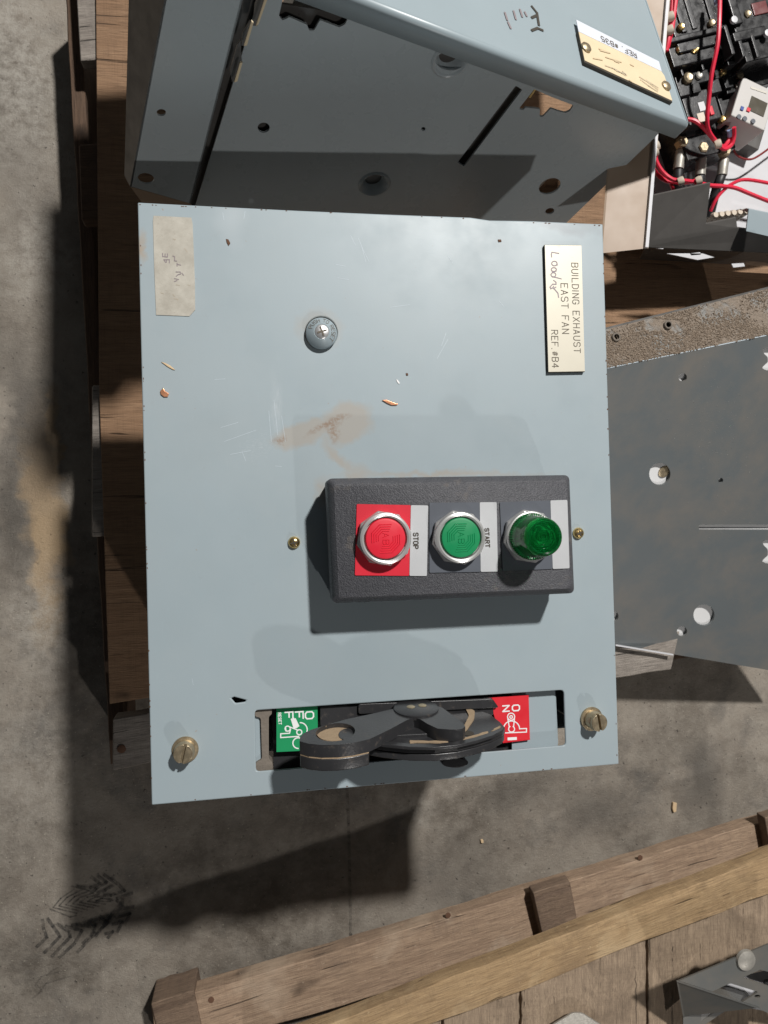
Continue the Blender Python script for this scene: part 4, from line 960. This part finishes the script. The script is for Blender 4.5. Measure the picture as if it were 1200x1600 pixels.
for qd in ([(1042, 396), (1098, 396), (1116, 402), (1090, 406)], [(1022, 384), (1040, 384), (1036, 389), (1026, 388)], [(1143, 412), (1162, 411), (1164, 416), (1146, 418)], [(1078, 396), (1094, 394), (1095, 398), (1080, 399)]):
    prism('bright_tab', [H(u, v, .203) for u, v in qd], Z * -.0015, 'panelwhite', u4)
ca, sa = math.cos(math.radians(17)), math.sin(math.radians(17))
e_u = Vector((ca, sa, 0)); e_v = Vector((-sa, ca, 0))
def blk(name, u, v, w, d, z0, z1, mat, parent=u4, bev=.0012, ax=None):
    c = H(u, v, z1); c.z = (z0 + z1) / 2; return box(name, c, (w, d, z1 - z0), mat, parent, ax=ax or (e_u, e_v, Z), bevel=bev)
breaker = blk('breaker_body', 1090, 10, .072, .085, WZ, .250, 'bakelite')
tag(breaker, 'black moulded breaker body')
blk('breaker_ridge', 1092, 52, .070, .006, .250, .2535, 'bakelite', breaker)
blk('breaker_ridge', 1096, 78, .074, .022, WZ, .247, 'bakelite', breaker)
con = blk('contactor_body', 1185, 35, .055, .075, WZ, .258, 'bakelite')
tag(con, 'black contactor body')
blk('contactor_window', 1188, 12, .018, .013, .258, .2595, simple('dusky red lens', (.16, .05, .05), .3), con)
blk('contactor_step', 1148, 12, .010, .034, .258, .262, 'bakelite', con)
blk('contactor_step', 1172, 52, .040, .010, .258, .262, 'bakelite', con)
for w in ((1145, 33), (1197, 54)):
    lathe('pale_pin', [(.0036, 0), (.0036, .003), (0, .0036)], H(*w, .262), Z, 'panelwhite', con, seg=14)
term = blk('terminal_body', 1102, 105, .078, .030, WZ, .235, 'bakelite')
for w in ((1062, 78, .247), (1084, 77, .247), (1196, 95, .24)):
    lathe('terminal_screw', [(.0050, -.004), (.0050, .0015), (.0035, .003), (0, .0026)], H(*w), Z, 'brass', term, seg=18)
for k in range(3):
    blk('terminal_barrier', 1060 + k * 32, 92 - k * 9, .0025, .036, .235, .242, 'bakelite', term, .0004)
blk('contactor_base', 1165, 110, .060, .040, WZ, .232, 'bakelite', con)
blk('contactor_arch', 1160, 78, .048, .014, .232, .245, 'bakelite', con)
lathe('terminal_screw', [(.0055, -.004), (.0055, .0015), (.0035, .003), (0, .0026)], H(1075, 122, .238), Z, 'oldbrass', term, seg=18)
aux = blk('auxiliary_block', 1096, 166, .040, .034, WZ, .232, 'black')
tag(aux, 'small black auxiliary contact block with white and cream labels')
blk('white_tag', 1097, 166, .0075, .0095, .232, .2328, 'panelwhite', aux, 0); blk('cream_tag', 1096, 183, .0085, .0095, .232, .2328, 'nylon', aux, 0)
blk('red_switch', 1112, 172, .0045, .0095, .232, .2340, 'red', aux, .0004)
blk('terminal_body', 1105, 215, .062, .038, WZ, .215, 'bakelite'); blk('terminal_body', 1140, 160, .026, .050, WZ, .225, 'bakelite')
rax = Matrix.Rotation(math.radians(-20), 3, 'Z'); ra = (rax @ X, rax @ Y, Z)
rel = blk('overload_relay', 1178, 162, .042, .046, .196, .240, 'relay', ax=ra, bev=.0015); tag(rel, 'light grey overload relay with small dials')
blk('relay_base', 1168, 205, .040, .030, WZ, .196, 'dark_paint', rel, ax=ra)
blk('relay_window', 1184, 166, .020, .016, .240, .2406, simple('smoked window', (.10, .09, .07), .2), rel, 0, ra)
for w in ((1154, 183), (1163, 186), (1176, 190)):
    lathe('relay_dial', [(.0026, 0), (.0026, .0012), (0, .0012)], H(*w, .2402), Z, 'slate', rel, seg=14)
blk('blue_dial', 1160, 169, .0035, .004, .240, .2412, simple('blue dial', (.03, .07, .3), .4), rel, 0, ra); blk('red_dial', 1170, 171, .0040, .004, .240, .2412, 'red', rel, 0, ra)
ribbon('relay_lettering', [[(1174, 137), (1178, 138.5)], [(1180, 139), (1184, 140.5)], [(1186, 141), (1190, 142.5)], [(1192, 143), (1197, 145)]], .0022, lambda u, v: H(u, v, .2402), 'tinned', rel, .0002)
# lugs and cables
for (a, b, c, d) in (((1064, 236), (1060, 262), (1058, 300), (1052, 330)), ((1096, 245), (1094, 272), (1093, 300), (1080, 335)), ((1131, 250), (1128, 272), (1118, 300), (1108, 340))):
    tube('cable', [H(*b, .205), H((b[0] + c[0]) / 2, (b[1] + c[1]) / 2, .204), H(*c, .198), H(*d, .188)], .0052, 'blackwire', u4, seg=12)
    tube('cable_lug', [H(*a, .207), H((a[0] + b[0]) / 2, (a[1] + b[1]) / 2, .207), H(b[0], b[1] + 2, .206)], .0056, 'tinned', u4, seg=10)
    lathe('lug_bolt', [(.0062, -.006), (.0062, .002), (.0048, .0034), (0, .0034)], H(a[0] + 2, a[1] - 14, .214), Z, 'oldbrass', u4, seg=6, smooth=False)
# insulator comb
for k in range(6):
    u = 1112 + k * 9.5; lathe('comb_tooth', [(.0042, 0), (.0042, .016), (.0030, .020), (0, .020)], H(u, 340 - k * 1.2, .19) - Z * .012, Z, 'nylon', u4, seg=12)
def wire(pts, r=.0022, mat='redwire'): return tube('red_wire' if mat == 'redwire' else 'brown_wire', [H(*p) for p in pts], r, mat, u4, seg=8)
wire([(1125, -20, .272), (1124, 30, .273), (1121, 70, .270), (1112, 115, .262), (1108, 150, .254), (1105, 185, .246), (1108, 205, .238), (1120, 222, .230), (1130, 229, .226), (1137, 222, .225), (1141, 212, .226)])
wire([(1074, 186, .236), (1086, 189, .238), (1100, 200, .238), (1115, 218, .232), (1123, 226, .228), (1132, 233, .226), (1143, 226, .226), (1147, 212, .230), (1147, 199, .236)])
wire([(1052, -20, .262), (1049, 25, .262), (1045, 60, .262), (1041, 80, .260)]); wire([(1058, -20, .266), (1054, 15, .264), (1050, 45, .262), (1043, 75, .258)])
wire([(1026, 236, .225), (1025, 250, .222), (1035, 268, .220), (1050, 280, .220), (1064, 282, .220), (1082, 284, .219), (1100, 288, .217), (1112, 290, .215), (1130, 291, .214), (1150, 294, .213), (1175, 304, .213), (1230, 326, .213)])
wire([(1018, 240, .216), (1020, 262, .214), (1036, 280, .213), (1056, 285, .213), (1075, 285, .213), (1088, 282, .213)])
wire([(1110, 330, .200), (1117, 315, .206), (1128, 300, .210), (1146, 286, .214), (1170, 281, .216), (1230, 292, .216)], .0019)
wire([(1046, 282, .212), (1052, 296, .208), (1056, 310, .204)], .0019)
wire([(1144, 228, .205), (1152, 243, .200), (1168, 249, .198), (1186, 243, .198), (1230, 210, .2)], .0012, 'darkwire')
for (u, v, z) in ((1048, 26, .266), (1047, 47, .265), (1026, 228, .229), (1024, 237, .227), (1064, 283, .224), (1092, 282, .222), (1122, 225, .233)):
    lathe('cable_tie', [(.0042, -.003), (.0048, 0), (.0042, .003), (0, .0036)], H(u, v, z), (e_u + Z * .6), 'nylon', u4, seg=10)
tube('blue_ferrule', [H(1141, 213, .227), H(1140, 203, .231)], .0028, simple('blue ferrule', (.3, .4, .62), .4), u4)
tube('blue_ferrule', [H(1120, 6, .268), H(1119, -5, .268)], .0028, simple('pale ferrule', (.4, .5, .7), .4), u4)

# chipped paint along the door's edges
ev, ef = [], []
for (p, q_, n_) in (((218, 318), (735, 340), 16), ((830, 346), (940, 351), 6), ((217, 330), (236, 1250), 22), ((943, 360), (966, 1188), 12), ((245, 1256), (960, 1194.5), 12)):
    for k in range(n_):
        t = random.random(); u, v = p[0] + (q_[0] - p[0]) * t, p[1] + (q_[1] - p[1]) * t; i = len(ev)
        inx = 1.6 if q_[1] - p[1] > 400 and p[0] < 400 else (-1.6 if q_[1] - p[1] > 400 else 0); iny = 0 if inx else (1.6 if v < 700 else -1.6)
        m_ = 6
        for j in range(m_):
            a = 2 * math.pi * j / m_; rx = random.uniform(.5, 2.4) if not inx else random.uniform(.4, 1.2); ry = random.uniform(.5, 2.4) if inx else random.uniform(.4, 1.2)
            ev.append(D(u + inx + rx * math.cos(a), v + iny + ry * math.sin(a), .0001))
        ef.append(tuple(range(i, i + m_)))
tag(obj('edge_chips', ev, ef, 'rust', door), kind='stuff')

# small fittings that crowd the open unit: barriers, pockets, screws and wire ends
for (u, v, w, d, z, mt) in ((1062, 20, .006, .040, .252, 'black'), (1078, 15, .006, .040, .2515, 'black'), (1108, 8, .006, .040, .252, 'black'), (1140, 62, .004, .030, .262, 'black'), (1157, 66, .004, .030, .2615, 'black'), (1180, 70, .004, .026, .262, 'black'), (1150, 96, .020, .004, .247, 'black'), (1176, 92, .016, .004, .2465, 'black'), (1070, 140, .014, .012, .236, 'black'), (1088, 137, .010, .010, .2365, 'bakelite'), (1118, 134, .012, .014, .237, 'black'), (1138, 128, .010, .012, .236, 'bakelite'), (1078, 205, .012, .010, .2165, 'black'), (1132, 200, .010, .012, .217, 'black'), (1160, 135, .014, .008, .234, 'tinned')):
    blk('barrier', u, v, w, d, z - .012, z, mt, u4, .0006)
for (u, v, z) in ((1064, 42, .2525), (1112, 36, .2525), (1168, 22, .2585), (1183, 88, .246), (1092, 118, .2365), (1130, 112, .2365), (1070, 196, .218), (1128, 186, .228), (1156, 118, .234)):
    lathe('terminal_screw', [(.0038, -.003), (.0038, .0010), (.0026, .0020), (0, .0016)], H(u, v, z), Z, random.choice(('oldbrass', 'tinned', 'brass')), u4, seg=14)
